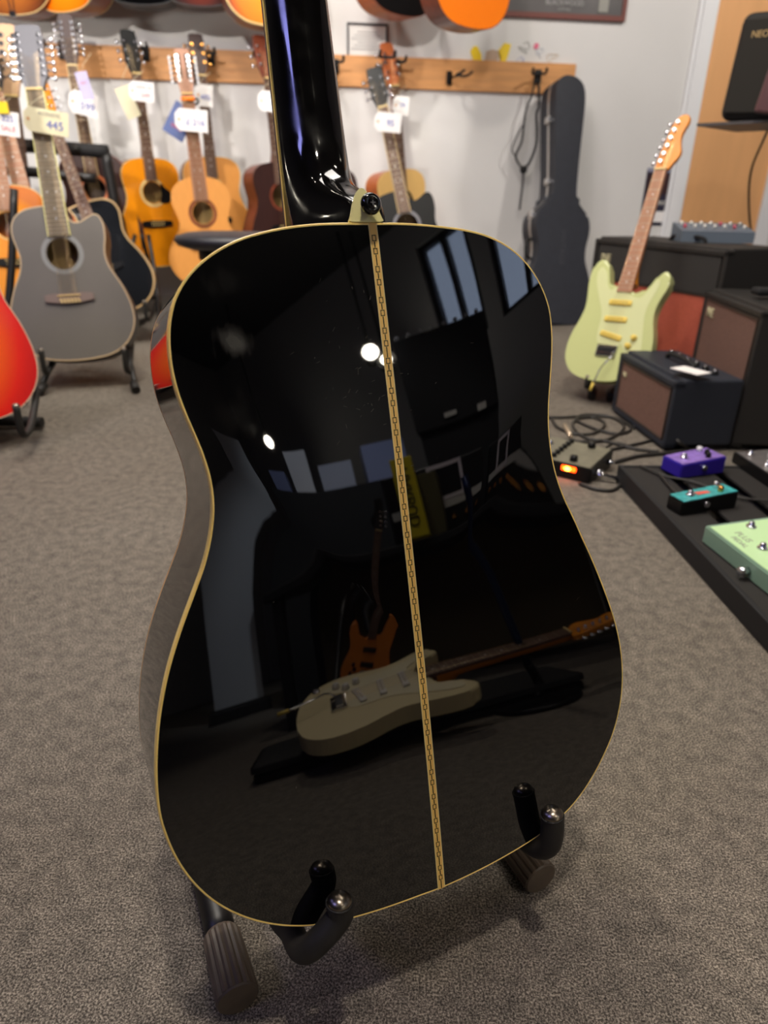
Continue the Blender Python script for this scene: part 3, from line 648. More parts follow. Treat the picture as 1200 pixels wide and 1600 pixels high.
# centre inlay strip with little dark rectangles
def arch_y(x, z):
    # solve ring scale on the centre line
    s = abs(z-0.205)/((0.5065-0.205) if z > 0.205 else (0.205-0.0005)); s = min(1, s); return -ARCH*(1-s*s)
v = []; f = []; NS = 90
for i in range(NS+1):
    z = 0.0006 + (0.5078-0.0006)*i/NS; y = arch_y(0, z)-0.00022
    for x in (-0.0032, -0.0024, 0.0024, 0.0032): v.append((x, y if abs(x) < .003 else y+0.00018, z))
for i in range(NS):
    for k in range(3): f.append((i*4+k, i*4+k+1, i*4+k+5, i*4+k+4))
mesh('centre_strip', v, f, mat('gold_maple_strip', (250, 206, 112), .35, noise=.12, nscale=200, stretch=(1, 1, .2)), main)
bm = bmesh.new()
def dash(x0, x1, z0, z1):
    vs_ = []
    zs = [z0, z1]
    for zz in zs:
        for xx in (x0, x1): vs_.append(bm.verts.new((xx, arch_y(0, zz)-0.00032, zz)))
    bm.faces.new((vs_[0], vs_[1], vs_[3], vs_[2]))
per = 0.0208; z = 0.5
LW = 0.0006
while z > 0.012:
    for zr in (z, z-per*0.42):
        h = 0.0042
        for s in (-1, 1): dash(s*0.0013-LW/2, s*0.0013+LW/2, zr-h, zr)
        dash(-0.0013, 0.0013, zr-LW, zr); dash(-0.0013, 0.0013, zr-h, zr-h+LW)
    dash(-LW/2-.0001, LW/2+.0001, z-per*0.42+.0003, z-0.0045)
    dash(-LW/2-.0001, LW/2+.0001, z-per+.0003, z-per*0.42-0.0045)
    z -= per
tag(bm_obj('inlay_lines', bm, BLK, main), kind='stuff')
v = []; f = []
for i in range(NS+1):
    z = 0.0006 + (0.5078-0.0006)*i/NS; y = arch_y(0, z)-0.0003
    for x in (-0.0033, -0.0027, 0.0027, 0.0033): v.append((x, y, z))
for i in range(NS): f.append((i*4, i*4+1, i*4+5, i*4+4)); f.append((i*4+2, i*4+3, i*4+7, i*4+6))
mesh('strip_edges', v, f, mat('pale_strip_edge', (236, 214, 150), .4), main)
# hairline scratches around the middle
bm = bmesh.new(); rs = random.Random(3)
def ringscale_y(x, z):
    # approximate arch height off the centre line using the outline radius along this direction
    dx, dz = x, z-0.205; r = math.hypot(dx, dz)
    if r < 1e-6: return -ARCH
    best = None; ang = math.atan2(dx, dz)
    for p in inn:
        a2 = math.atan2(p[0], p[1]-0.205); d = abs((a2-ang+math.pi) % (2*math.pi)-math.pi)
        if best is None or d < best[0]: best = (d, math.hypot(p[0], p[1]-0.205))
    s = r/best[1]; return -ARCH*(1-s*s)
for i in range(60):
    x = rs.gauss(-0.022, 0.022); z = rs.gauss(0.4, 0.03)
    if i > 46: x = rs.uniform(-.13, .17); z = rs.uniform(.05, .47)
    if abs(x) < 0.006 or z > .49: continue
    L_ = rs.uniform(0.0006, 0.0035); an = rs.gauss(0.9, 0.5); wd = rs.uniform(0.00006, 0.00014)
    dx, dz = math.sin(an)*L_, math.cos(an)*L_; nx, nz = -dz/L_*wd, dx/L_*wd; y = ringscale_y(x, z)-0.00012
    vs_ = [bm.verts.new(p) for p in ((x-nx, y, z-nz), (x+dx-nx, y, z+dz-nz), (x+dx+nx, y, z+dz+nz), (x+nx, y, z+nz))]
    bm.faces.new(vs_)
tag(bm_obj('scratches', bm, mat('scratch_white', (84, 80, 74), .5), main), kind='stuff')
# neck, heel
def nw(z): return 0.0285 - (z-0.508)*0.020
NK = 28
HS = [(0.5082, .001, .9), (0.514, .0015, .9), (0.520, .003, .88), (0.526, .008, .84), (0.532, .018, .74), (0.539, .031, .6), (0.548, .046, .42), (0.558, .058, .25), (0.572, .067, .1), (0.59, .071, .03), (0.62, .0725, 0), (0.68, .074, 0), (0.76, .0752, 0), (0.83, .077, 0), (0.862, .0775, 0)]
v = []; f = []
for z, yd, k in HS:
    Yt = dep(.508); D = Yt-yd; w_ = nw(z)
    for i in range(NK+1):
        a_ = math.pi*i/NK; c_ = math.cos(a_); s_ = math.sin(a_)
        t = s_**0.85
        hw_round = w_*(abs(c_)**0.95)*(1 if c_ >= 0 else -1)
        # heel section: narrows towards the cap, flat end
        tt = min(1.0, t*1.0)
        x_h = w_*(1-0.62*tt**1.2)*(1 if c_ >= 0 else -1) if abs(c_) > 0.28 else w_*0.38*c_/0.28
        v.append((hw_round*(1-k)+x_h*k, Yt-D*(t*(1-k)+min(1, t*1.03)*k), z))
for i in range(len(HS)-1):
    for k in range(NK): f.append((i*(NK+1)+k, i*(NK+1)+k+1, (i+1)*(NK+1)+k+1, (i+1)*(NK+1)+k))
for i in range(len(HS)-1): f.append((i*(NK+1), (i+1)*(NK+1), (i+1)*(NK+1)+NK, i*(NK+1)+NK))
NECKM = mat('black_neck_lacquer', (8, 7, 7), 0.09, spec=.9)
nkm = NECKM.node_tree; b = nkm.nodes['Principled BSDF']
tcn = nkm.nodes.new('ShaderNodeTexCoord'); nz = nkm.nodes.new('ShaderNodeTexNoise'); nz.inputs['Scale'].default_value = 26; nz.inputs['Detail'].default_value = 6
nkm.links.new(tcn.outputs['Object'], nz.inputs['Vector']); mr = nkm.nodes.new('ShaderNodeMapRange'); mr.inputs['From Min'].default_value = .45; mr.inputs['From Max'].default_value = .75; mr.inputs['To Min'].default_value = .06; mr.inputs['To Max'].default_value = .3
nkm.links.new(nz.outputs['Fac'], mr.inputs['Value']); nkm.links.new(mr.outputs[0], b.inputs['Roughness'])
mesh('neck', v, f, NECKM, main, True)
Yt = dep(.508)
fbp = [(-nw(.42), .42), (nw(.42), .42), (nw(.862), .862), (-nw(.862), .862)]
prism('fretboard', fbp, Yt, Yt+.006, ROSE, main)
bm = bmesh.new()
for s in (-1, 1): add_prism(bm, [(s*nw(.508)-.0007, .506), (s*nw(.508)+.0007, .506), (s*nw(.862)+.0007, .862), (s*nw(.862)-.0007, .862)], Yt-.0003, Yt+.0016)
bm_obj('fretboard_binding', bm, CREAM, main)
hd = prism('headstock', [(-.0215, 0), (.0215, 0), (.035, .03), (.038, .05), (.036, .17), (.0, .178), (-.036, .17), (-.038, .05), (-.035, .03)], -.014, 0, BLK, main, .0015, 1)
hd.location = (0, Yt, .862); hd.rotation_euler = (math.radians(-12), 0, 0)
for k in range(3):
    for s in (-1, 1):
        t_ = cyl('tuner', (s*.026, .008, .05+.045*k), (s*.026, -.02, .05+.045*k), .005, CHROME, hd, n=10)
        ball('tuner_button', (s*.05, -.022, .05+.045*k), .011, CHROME, t_, (.8, .5, 1), 10, 8)
# heel cap: cream leaf with strap button
capP = [(-.0115, 0), (.0105, 0), (.0112, .003), (.0095, .009), (.006, .0155), (.0015, .0215), (-.0015, .0225), (-.005, .0195), (-.0085, .0125), (-.0108, .006), (-.0118, .003)]
capP = [(p.x, p.y) for p in catmull([Vector(p) for p in capP], 3, True)]
hcap = prism('heel_cap', capP, -.0012, .0012, mat('heel_cap_ivory', (250, 242, 170), .3, coat=.3), main); hcap.location = (-.0036, .001, .5086); hcap.rotation_euler = (math.radians(-6), 0, 0)
sb = lathe('strap_button', [(.0034, -.001), (.0042, .002), (.0046, .0045), (.0065, .0062), (.0072, .008), (.0072, .0098), (.0058, .0118), (.0036, .0122), (.0032, .0116), (0, .0114)], mat('black_gloss_button', (12, 12, 12), .12, coat=.6), main, 24)
sb.location = (-.0036, 0.0, .5178); sb.rotation_euler = (math.radians(90), 0, 0)
bx_ = box('screw_slot', (0, 0, .0121), (.0034, .0008, .0006), CHROME, sb); bx2 = box('screw_slot', (0, 0, .0121), (.0008, .0034, .0006), CHROME, sb)

# its stand (two ribbed feet and two padded arms towards the viewer) --------
st = thing('guitar_stand', 'black tubular stand with ribbed rubber feet under the big black guitar', 'stand', (GT.x, GT.y, 0), (0, 0, math.atan2(GEX.y, GEX.x)), 'tubular floor stands')
Ms = Matrix.Translation(st.location) @ Matrix.Rotation(st.rotation_euler.z, 4, 'Z'); Mi = Ms.inverted()
fl0, fl1 = Mi @ on(372, 1562, .019), Mi @ on(330, 1400, .019); fr0, fr1 = Mi @ on(846, 1374, .019), Mi @ on(800, 1332, .019)
FOOTM = mat('lit_ribbed_rubber', (96, 84, 72), .5, noise=.3, nscale=40)  # lamplight on the ribs painted in as a paler rubber
def ribbed(p0, p1, parent):
    p0, p1 = Vector(p0), Vector(p1); d = (p1-p0).normalized(); q = d.to_track_quat('Z', 'Y').to_matrix(); N = 48; v = []; f = []
    secs = [(0.0, .0165, 0), (0.0015, .0175, 0), (0.0016, .018, 1), ((p1-p0).length-.004, .0165, 1), ((p1-p0).length, .0135, 0)]
    for (t, r, rib) in secs:
        for k in range(N):
            a_ = 2*math.pi*k/N; rr = r - (0.0014 if rib and (k % 3 == 0) else 0)
            v.append(p0 + d*t + q @ Vector((rr*math.cos(a_), rr*math.sin(a_), 0)))
    for i in range(len(secs)-1):
        for k in range(N): f.append((i*N+k, i*N+(k+1) % N, (i+1)*N+(k+1) % N, (i+1)*N+k))
    f.append(tuple(range(N))[::-1]); f.append(tuple(range((len(secs)-1)*N, len(secs)*N)))
    return mesh('ribbed_foot', v, f, FOOTM, parent)
for s, (p0, p1) in zip((-1, 1), ((fl0, fl1), (fr0, fr1))):
    dirv = (p1-p0).normalized()
    if s > 0: dirv = Vector((0, 1, 0))*0.9 + dirv*0.1
    dirv = Vector((dirv.x, dirv.y, 0)).normalized()
    ribbed(p0, p0+dirv*.062, st)
    top_ = p0+dirv*.34
    tube('leg', [p0+dirv*.055, p0+dirv*.16+Vector((0, 0, .004)), top_+Vector((0, 0, .02))], .0135, STEELBLK, st, 16)
ym = fl0.y+.34
tube('rear_bar', [(fl0.x-.02, ym, .035), (0, ym+.02, .035), (fr0.x, ym, .035)], .011, STEELBLK, st, 12)
tube('upright', [(0, ym+.01, .04), (0, ym-.01, .3), (0, .235, .43)], .011, STEELBLK, st, 12)
tube('back_rest', [(-.05, .2, .47), (-.045, .215, .445), (0, .235, .43), (.045, .215, .445), (.05, .2, .47)], .008, RUB, st, 12)
tube('front_brace', [(0, ym-.005, .2), (0, .12, .10)], .01, STEELBLK, st, 12)
for s in (-1, 1):
    X = -.1165 if s < 0 else .098; xt = -.0905 if s < 0 else .0965
    # in guitar axes: under the rim, then curling up behind the back
    G2S = Mi @ main.matrix_world
    pts = [Vector((0, .12, .10)), Vector((X*.6, .10, .09)), G2S @ Vector((X, .07, -.010)), G2S @ Vector((X, .03, -.0085)), G2S @ Vector((X*1.0, .004, -.0035)), G2S @ Vector(((X*.75+xt*.25), -.0125, .010)), G2S @ Vector((xt*1.01, -.0185, .028)), G2S @ Vector((xt, -.0205, .0405))]
    tube('arm', pts, .0096, RUB, st, 16, 8)
    tip = G2S @ Vector((xt, -.0205, .0405)); ax = (tip - G2S @ Vector((xt*1.01, -.0185, .028))).normalized()
    cp_ = lathe('arm_cap', [(.0092, 0), (.0088, .0022), (.0072, .0048), (.004, .0065), (0, .0072)], CAPM, st, 20)
    cp_.location = tip; cp_.rotation_euler = ax.to_track_quat('Z', 'Y').to_euler()
    tube('cap_rim', [tip+ax.to_track_quat('Z', 'Y').to_matrix() @ Vector((.0092*math.cos(t), .0092*math.sin(t), 0)) for t in [2*math.pi*k/20 for k in range(21)]], .0009, RUB, st, 6, 0)
# ---------------------------------------------------------------- case leaning on the wall
CASEM = mat('black_case_vinyl', (44, 46, 54), 0.5, noise=0.15, nscale=25, bump=0.05)
SILV = mat('silver_case_trim', (190, 186, 182), 0.35, metal=0.7)
def half(pts): return pts + [(-x, z) for x, z in pts[::-1] if abs(x) > 1e-6]
cpts = [(0, 1.12), (.035, 1.115), (.065, 1.095), (.08, 1.06), (.083, 1.0), (.077, .9), (.068, .75), (.064, .64), (.07, .585), (.1, .55), (.135, .52), (.152, .48), (.152, .43), (.138, .37), (.138, .31), (.16, .25), (.185, .18), (.187, .11), (.165, .05), (.12, .012), (.06, 0), (0, 0)]
cpts = [(p.x, p.y) for p in catmull([Vector(p) for p in half(cpts[:-1] + [(0, 0)])], 4, True)]
case = thing('guitar_case', 'black hard guitar case leaning upright on the white wall', 'case')
prism('lid', cpts, 0, .05, CASEM, case, .012, 3)
prism('base', inset(cpts, .001), .058, .12, CASEM, case, .01, 3)
band('trim', inset(cpts, -.0025), .046, .062, SILV, case)
for (x, z, w_) in ((-.085, .93, .03), (-.07, .66, .03), (-.15, .5, .04), (.155, .47, .04), (-.178, .2, .04), (.178, .2, .04)):
    l = box('latch', (x, .054, z), (.014, .034, w_), SILV, case, None, .003)
    box('latch_hinge', (x*1.02, .04, z), (.012, .01, w_*.5), CHROME, l)
tube('handle', [(-.142, .054, .3), (-.168, .054, .315), (-.17, .054, .375), (-.145, .054, .39)], .008, BLK, case, 8)
text('raised_lettering', 'VINTAGE', .04, mat('worn_black_print', (62, 62, 68), .6), case, (0, -.0006, .36), (math.pi/2, math.radians(90), 0), .0004)
case.matrix_world = Matrix.Identity(4)
pb = on(872, 506, .012); put(case, pb, 0, at(894, 118, YW(.9)-.175), 1.12, face(22))

# ---------------------------------------------------------------- pale electric guitar
SB = [(-.028, .350), (-.045, .338), (-.062, .345), (-.074, .38), (-.092, .425), (-.118, .442), (-.14, .43), (-.15, .395), (-.148, .35), (-.138, .30), (-.134, .26), (-.142, .215), (-.156, .17), (-.163, .12), (-.156, .07), (-.13, .03), (-.09, .008), (-.03, -.001), (.03, .002), (.09, .018), (.135, .05), (.158, .095), (.16, .14), (.15, .185), (.137, .225), (.131, .262), (.136, .3), (.148, .335), (.153, .365), (.145, .392), (.128, .405), (.108, .390), (.09, .355), (.07, .326), (.047, .316), (.03, .330)]
def electric(label, body, guard, neckm, fbm, headm, knobm, pupm, name='electric_guitar', arm=True, bass=False, L=.98):
    g = thing(name, label, 'guitar')
    ol = [(p.x, p.y) for p in catmull([Vector(p) for p in SB], 3, True)]
    prism('body', ol, 0, .042, body, g, .009, 3)
    gp = [(-.026, .342), (-.05, .328), (-.07, .345), (-.086, .39), (-.108, .41), (-.122, .4), (-.118, .36), (-.09, .3), (-.06, .24), (-.055, .17), (-.04, .135), (.02, .125), (.045, .14), (.06, .12), (.09, .07), (.115, .075), (.125, .12), (.115, .17), (.105, .22), (.1, .27), (.115, .33), (.12, .365), (.108, .372), (.09, .338), (.065, .306), (.028, .315)]
    if guard: prism('pickguard', [(p.x, p.y) for p in catmull([Vector(p) for p in gp], 3, True)], -.0022, 0, guard, g, .0007, 1)
    nut = .758 if not bass else .93; fend = .325
    neck_head(g, .37, nut, fend, .042, .056, fbm, neckm, headm, None, 1 if not bass else 2, False, CHROME, CHROME, False, .1, 20, (nut-.11), True, .026)
    # replace the symmetric headstock by the one-sided six-in-line shape
    for ch in list(g.children):
        if ch.name.startswith('headstock') or ch.name.startswith('tuner'):
            for c2 in list(ch.children):
                for c3 in list(c2.children): bpy.data.objects.remove(c3)
                bpy.data.objects.remove(c2)
            bpy.data.objects.remove(ch)
    hp = [(-.021, 0), (.021, 0), (.03, .016), (.048, .04), (.05, .062), (.042, .085), (.036, .11), (.038, .135), (.047, .155), (.046, .178), (.03, .19), (.01, .186), (-.004, .165), (-.012, .12), (-.02, .07), (-.026, .03), (-.025, .012)]
    h = prism('headstock', [(p.x, p.y) for p in catmull([Vector(p) for p in hp], 3, True)], .002, .016, headm, g, .002, 1)
    h.location = (0, 0, nut+.004)
    for k in range(6 if not bass else 4):
        z = .028+k*.027; x = -.014+k*.0042
        t_ = cyl('tuner', (x+.004, .004, z), (x+.004, -.008, z), .0045, CHROME, h, n=10)
        cyl('tuner_washer', (x+.004, .002, z), (x+.004, -.0005, z), .0055, CHROME, t_, n=12)
        tube('tuner_shaft', [(x-.01, .01, z), (x-.022, .01, z)], .0025, CHROME, t_, 6, 0)
        ball('tuner_button', (x-.028, .01, z), .009, CHROME, t_, (.7, .5, 1), 10, 8)
    for z, r_t in ((.285, 0), (.225, 0), (.165, .2)) if not bass else ((.26, 0), (.17, 0)):
        p_ = box('pickup', (0, -.0055, z), (.086, .009, .019 if not bass else .03), pupm, g, Matrix.Rotation(r_t, 3, 'Y'), .004)
        bm = bmesh.new()
        for k in range(6): add_cyl(bm, ((k-2.5)*.0105, -.0098, z-(k-2.5)*.0105*math.tan(r_t)), ((k-2.5)*.0105, -.0108, z-(k-2.5)*.0105*math.tan(r_t)), .0024, n=8)
        tag(bm_obj('pole_pieces', bm, CHROME, p_), kind='stuff')
    box('bridge_plate', (0, -.004, .11), (.078, .008, .042), CHROME, g, None, .002)
    for k in range(6): box('bridge_saddle', ((k-2.5)*.0115, -.0105, .112), (.0095, .006, .02), CHROME, g, None, .001, 1)
    for x, z in ((.075, .135), (.1, .11), (.088, .165)): lathe('knob', [(.0115, 0), (.0105, .006), (.009, .012), (.0085, .014), (0, .014)], knobm, g, 16).matrix_local = Matrix.Translation((x, -.002, z)) @ Matrix.Rotation(math.pi/2, 4, 'X')
    if arm:
        a_ = tube('tremolo_arm', [(.03, -.012, .105), (.033, -.026, .08), (.012, -.03, .04), (0, -.03, -.02)], .0026, CHROME, g, 8)
        cyl('arm_tip', (0, -.03, -.015), (-.0025, -.03, -.045), .005, YEL, a_, n=10)
        lathe('output_jack', [(.012, 0), (.01, .003), (.004, .003), (.003, .001), (0, .001)], CHROME, g, 16).matrix_local = Matrix.Translation((.12, -.002, .055)) @ Matrix.Rotation(math.pi/2, 4, 'X')
    strings(g, nut+.004, .11, -.013, 6, .034, .052)
    return g
strat = electric('pale mint-cream electric guitar with amber headstock by the speaker cabinets', STRATB, PICKGC, MAPLE, ROSEL, MAPLE, YEL, YEL)
ps_ = on(934, 595, .085); put(strat, ps_, 0, at(1043, 232, ps_.y+.24), .835, face(-44))
aframe(strat, 'black stand mostly hidden under the pale electric guitar', loc=(ps_.x+.06, ps_.y+.14, 0), az=.07, yaw=math.radians(-16), armw=.05, back=.2, ya=-.09, spread=.03, armtip=.02, hgt=.3)

# ---------------------------------------------------------------- amplifiers
GRB = mat('brown_grille_cloth', (124, 92, 80), .85, noise=.22, nscale=260, bump=.3)
GRR = mat('red_brown_grille_cloth', (190, 92, 70), .85, noise=.2, nscale=260, bump=.3)
NAVY = mat('navy_black_vinyl', (36, 41, 52), .6, noise=.15, nscale=300, bump=.3)
VIN = mat('black_vinyl', (40, 38, 36), .6, noise=.2, nscale=300, bump=.3)
PIPE = mat('brown_piping', (66, 54, 48), .5)
BADGE = mat('aged_white_badge', (206, 198, 160), .45)
def amp(label, N, wdir, ddir, w, d, h, grille, vin, badge, bs=.03, panel=True, topband=.04, lower=.0, name='guitar_amplifier', nk=6, gfrac=1.0, handle=True, buttons=True):
    """N = front corner nearest the viewer on the floor (right end of the front); wdir to the left end, ddir to the back"""
    A = thing(name, label, 'amplifier')
    ex = -Vector(wdir).normalized(); ez = Vector((0, 0, 1)); ey = ez.cross(ex)
    A.matrix_world = frame_matrix(ex, ey, ez, Vector(N) + Vector(wdir).normalized()*w/2)
    bm = bmesh.new(); t = .016
    add_box(bm, (0, d/2+.006, h/2+.008), (w, d-.012, h-.016), None, .006)
    for c, s in (((0, .006, .008+t/2), (w, .03, t)), ((0, .006, h-t/2-.008), (w, .03, t)), ((-w/2+t/2, .006, h/2), (t, .03, h-.016)), ((w/2-t/2, .006, h/2), (t, .03, h-.016))): add_box(bm, c, s, None, .003)
    bm_obj('cabinet', bm, vin, A)
    g0 = .028; g1 = (h-.028)*gfrac + (1-gfrac)*.0
    box('grille_cloth', (0, -.003, (g0+g1)/2), (w-.05, .006, g1-g0), grille, A, None, .002)
    bm = bmesh.new()
    for z in (g0, g1): add_box(bm, (0, -.007, z), (w-.046, .004, .004))
    for x in (-w/2+.025, w/2-.025): add_box(bm, (x, -.007, (g0+g1)/2), (.004, .004, g1-g0))
    bm_obj('piping', bm, PIPE, A)
    if gfrac < 1: box('upper_panel', (0, -.001, (g1+h-.02)/2), (w-.05, .008, h-.02-g1-.01), mat('dark_grey_cloth', (52, 50, 48), .8, noise=.2, nscale=200), A)
    if badge: 
        text('badge', badge, bs, BADGE, A, (-w/2+.03+bs*1.25, -.0085, h-.062 if gfrac == 1 else h-.07), (math.pi/2, 0, 0), .0012)
    if handle: tube('handle', [(-.08, d*.5, h-.012), (-.07, d*.5, h+.012), (0, d*.5, h+.018), (.07, d*.5, h+.012), (.08, d*.5, h-.012)], .007, BLKM, A, 8)
    if panel:
        box('control_panel', (0, d*.72, h-.006), (w*.8, d*.28, .006), BLK, A)
        for k in range(nk):
            kb = lathe('knob', [(.010, 0), (.0095, .008), (.0075, .014), (0, .014)], BLK, A, 14); kb.location = (-w*.34+k*w*.68/(nk-1), d*.7, h-.003)
            cp = lathe('knob_cap', [(.0065, 0), (.006, .002), (0, .0022)], CHROME, kb, 12); cp.location = (0, 0, .0142)
    for x in (-w/2+.04, w/2-.04):
        for y in (.04, d-.04): cyl('foot', (x, y, 0), (x, y, .012), .012, RUB, A, n=12)
    return A
Ns = on(1041, 706, 0); hs = at(1053, 594, Ns.y).z
amp('small brown-fronted combo amplifier with price card on its top', Ns, (-.035, .385, 0), (.24, .03, 0), .37, .175, hs, GRB, NAVY, 'NE', .02, nk=6)
N2 = on(1146, 704, 0); h2 = at(1199, 484, N2.y).z
FL2 = on(1108, 450, h2); w2 = (Vector((FL2.x, FL2.y, 0))-N2)
print('AMP2', N2, h2, FL2, w2.length)
amp('tall brown-fronted combo amplifier behind the small one', N2, w2, None, w2.length, .27, h2, GRB, VIN, 'INE', .036, nk=5)
z3 = at(934, 369, 2.82).z; A3 = on(1143, 389, z3); L3 = on(934, 369, z3)
print('AMP3', z3, A3, L3)
w3 = Vector((L3.x-A3.x, L3.y-A3.y, 0))
amp('large black speaker amplifier with red-brown grille behind the pale electric guitar', (A3.x, A3.y, 0), w3, None, w3.length, .27, z3, GRR, VIN, 'INE', .035, gfrac=.74, name='guitar_amplifier', panel=False)
# price card and black pedal things on the small amp
ex_ = Vector((.37, 0, 0)); c_ = on(1079, 580, hs+.016)
pc = box('price_card', (0, 0, 0), (.055, .085, .0015), PAPER, None); pc.location = (c_.x, c_.y+.0, hs+.018); pc.rotation_euler = (0, 0, math.radians(30)); tag(pc, 'white price card lying on top of the small amplifier', 'card')
c_ = on(1178, 455, h2+.02)
p = at(1190, 452, c_.y)
bw = box('black_cloth_strap', (0, 0, 0), (.12, .05, .02), BLKM, None, None, .008); bw.location = (c_.x+.06, c_.y, h2+.02); tag(bw, 'folded black strap on top of the tall brown amplifier', 'strap')
# grey mixer on the large amp
cm = on(1134, 372, z3+.02)
MX = thing('small_mixer', 'small grey mixer with rows of knobs on the large amplifier', 'mixer', (cm.x+.02, cm.y+.16, z3), (0, 0, math.radians(-6)))
GREYM = mat('blue_grey_plastic', (104, 116, 130), .5)
prof = [(-.12, 0), (.12, 0), (.12, .05), (.03, .048), (-.02, .032), (-.12, .026)]
bm = bmesh.new()
sec = [(-.07, .0), (.07, .0), (.07, .058), (-.07, .036)]
v = [(x, y, z) for x in (-.12, .12) for (y, z) in sec]
mesh('housing', v, [(0, 1, 2, 3)[::-1], (4, 5, 6, 7), (0, 4, 7, 3)[::-1], (1, 2, 6, 5), (3, 7, 6, 2)[::-1], (0, 1, 5, 4)], GREYM, MX)
for i in range(7):
    for j in range(2):
        kb = lathe('knob', [(.006, 0), (.005, .012), (0, .012)], (WHITE if (i+j) % 5 else INKR), MX, 10); y = -.02+j*.05; kb.location = (-.1+i*.033, y, .036+(y+.07)*.157)
# black speaker on a grey stand plate, top right
psk = at(1160, 110, 2.55)
SPK = thing('loudspeaker', 'black loudspeaker cabinet with rounded corners on grey plate, top right', 'speaker')
z_b = at(1140, 183, 2.45)
SPK.location = (z_b.x+.172, z_b.y+.1, z_b.z); SPK.rotation_euler = (0, math.radians(3), math.radians(-48))
box('cabinet', (0, .1, .15), (.34, .22, .30), mat('dark_vinyl', (26, 24, 22), .6), SPK, None, .03, 4)
box('grille', (0, -.014, .15), (.30, .012, .26), mat('black_speaker_cloth', (38, 35, 30), .9, noise=.2, nscale=300), SPK, None, .006)
text('badge', 'NEO', .026, mat('gold_badge', (190, 160, 110), .4), SPK, (-.09, -.021, .235), (math.pi/2, 0, 0), .001)
PL = thing('speaker_stand', 'grey steel stand plate under the black loudspeaker', 'stand', (SPK.location.x, SPK.location.y, 0), (0, 0, math.radians(-48)))
STG = mat('grey_steel_plate', (92, 90, 92), .45, metal=.3)
box('top_plate', (-.02, .07, z_b.z-.006), (.36, .3, .008), STG, PL)
cyl('pole', (0.1, .12, .01), (.1, .12, z_b.z-.01), .017, BLK, PL); cyl('base', (.1, .12, 0), (.1, .12, .012), .14, BLK, PL, n=32)
ob = box('violin_side', (0, 0, 0), (.05, .03, .15), mat('plum_brown_wood', (96, 64, 66), .35, coat=.4), None, None, .008)
q = at(1197, 138, 2.3); ob.name = 'wooden_box'; ob.location = (q.x+.085, SPK.location.y-.10, q.z+.0); ob.rotation_euler = (0, math.radians(8), math.radians(-24)); tag(ob, 'small plum-brown wooden box in front of the loudspeaker at the right edge', 'box')
ob.location.z = z_b.z + .085
cb = tube('cable', [at(1199, 205, 2.75), at(1190, 225, 2.8), at(1175, 262, 2.85), at(1170, 300, 2.9), at(1172, 350, 2.95), at(1178, 372, 2.98)], .004, BLK, None, 8)
tag(cb, 'black cable hanging down under the loudspeaker plate', 'cable')
# poster behind the neck of the pale guitar
pp = wall_pt(1026, 308, .004); PO = thing('poster', 'dark leaflet poster on the wall behind the amber headstock guitar', 'poster', pp, (0, 0, WA))
box('sheet', (0, 0, 0), (.155, .003, .29), mat('poster_navy', (44, 42, 62), .5), PO)
box('top_band', (0, -.002, .135), (.155, .002, .02), mat('poster_grey', (150, 150, 170), .5), PO)
box('picture', (0, -.002, .065), (.14, .002, .1), mat('poster_brown', (70, 40, 42), .5, noise=.6, nscale=20), PO)
text('title', 'JORDI', .03, WHITE, PO, (.02, -.002, -.03), (math.pi/2, 0, 0), .0005)
box('white_square', (.025, -.002, -.1), (.065, .002, .055), PAPER, PO)
# ---------------------------------------------------------------- frames on the wall
pf = wall_pt(574, 64, .01); CF = thing('certificate_frame', 'small black-framed certificate above the oak rail', 'frame', pf, (0, 0, WA))
def frame(parent, w, h, t, m, pic, depth=.014):
    bm = bmesh.new()
    for z in (-h/2+t/2, h/2-t/2): add_box(bm, (0, 0, z), (w, depth, t))
    for x in (-w/2+t/2, w/2-t/2): add_box(bm, (x, 0, 0), (t, depth, h-2*t))
    bm_obj('frame_border', bm, m, parent); box('print', (0, .002, 0), (w-2*t, depth*.5, h-2*t), pic, parent)
frame(CF, .20, .145, .009, FRM, mat('certificate_paper', (228, 226, 222), .4))
for i in range(6): box('text_line', (0, -.003, .035-i*.014), (.1+.03*((i*7) % 3), .001, .0025), INKG, CF)
pf = wall_pt(882, 2, .012); PF = thing('picture_frame', 'large dark picture in reddish wooden frame at the top of the wall', 'frame', pf, (0, 0, WA))
PF.location.z = wall_pt(882, 30, .012).z + .26
frame(PF, .64, .52, .022, mat('red_brown_frame', (112, 54, 44), .4), mat('dark_grey_print', (96, 92, 92), .35, noise=.3, nscale=5), .02)
text('caption', 'BLACKWOOD', .03, mat('pale_print', (176, 174, 172), .5), PF, (.0, -.008, -.195), (math.pi/2, 0, 0), .0003)
text('caption_line', 'GUITARS', .017, mat('pale_print_b', (160, 158, 156), .5), PF, (.0, -.008, -.222), (math.pi/2, 0, 0), .0003)
box('pale_panel', (.2, -.006, .0), (.05, .002, .45), mat('greyish_panel', (150, 148, 140), .5), PF)
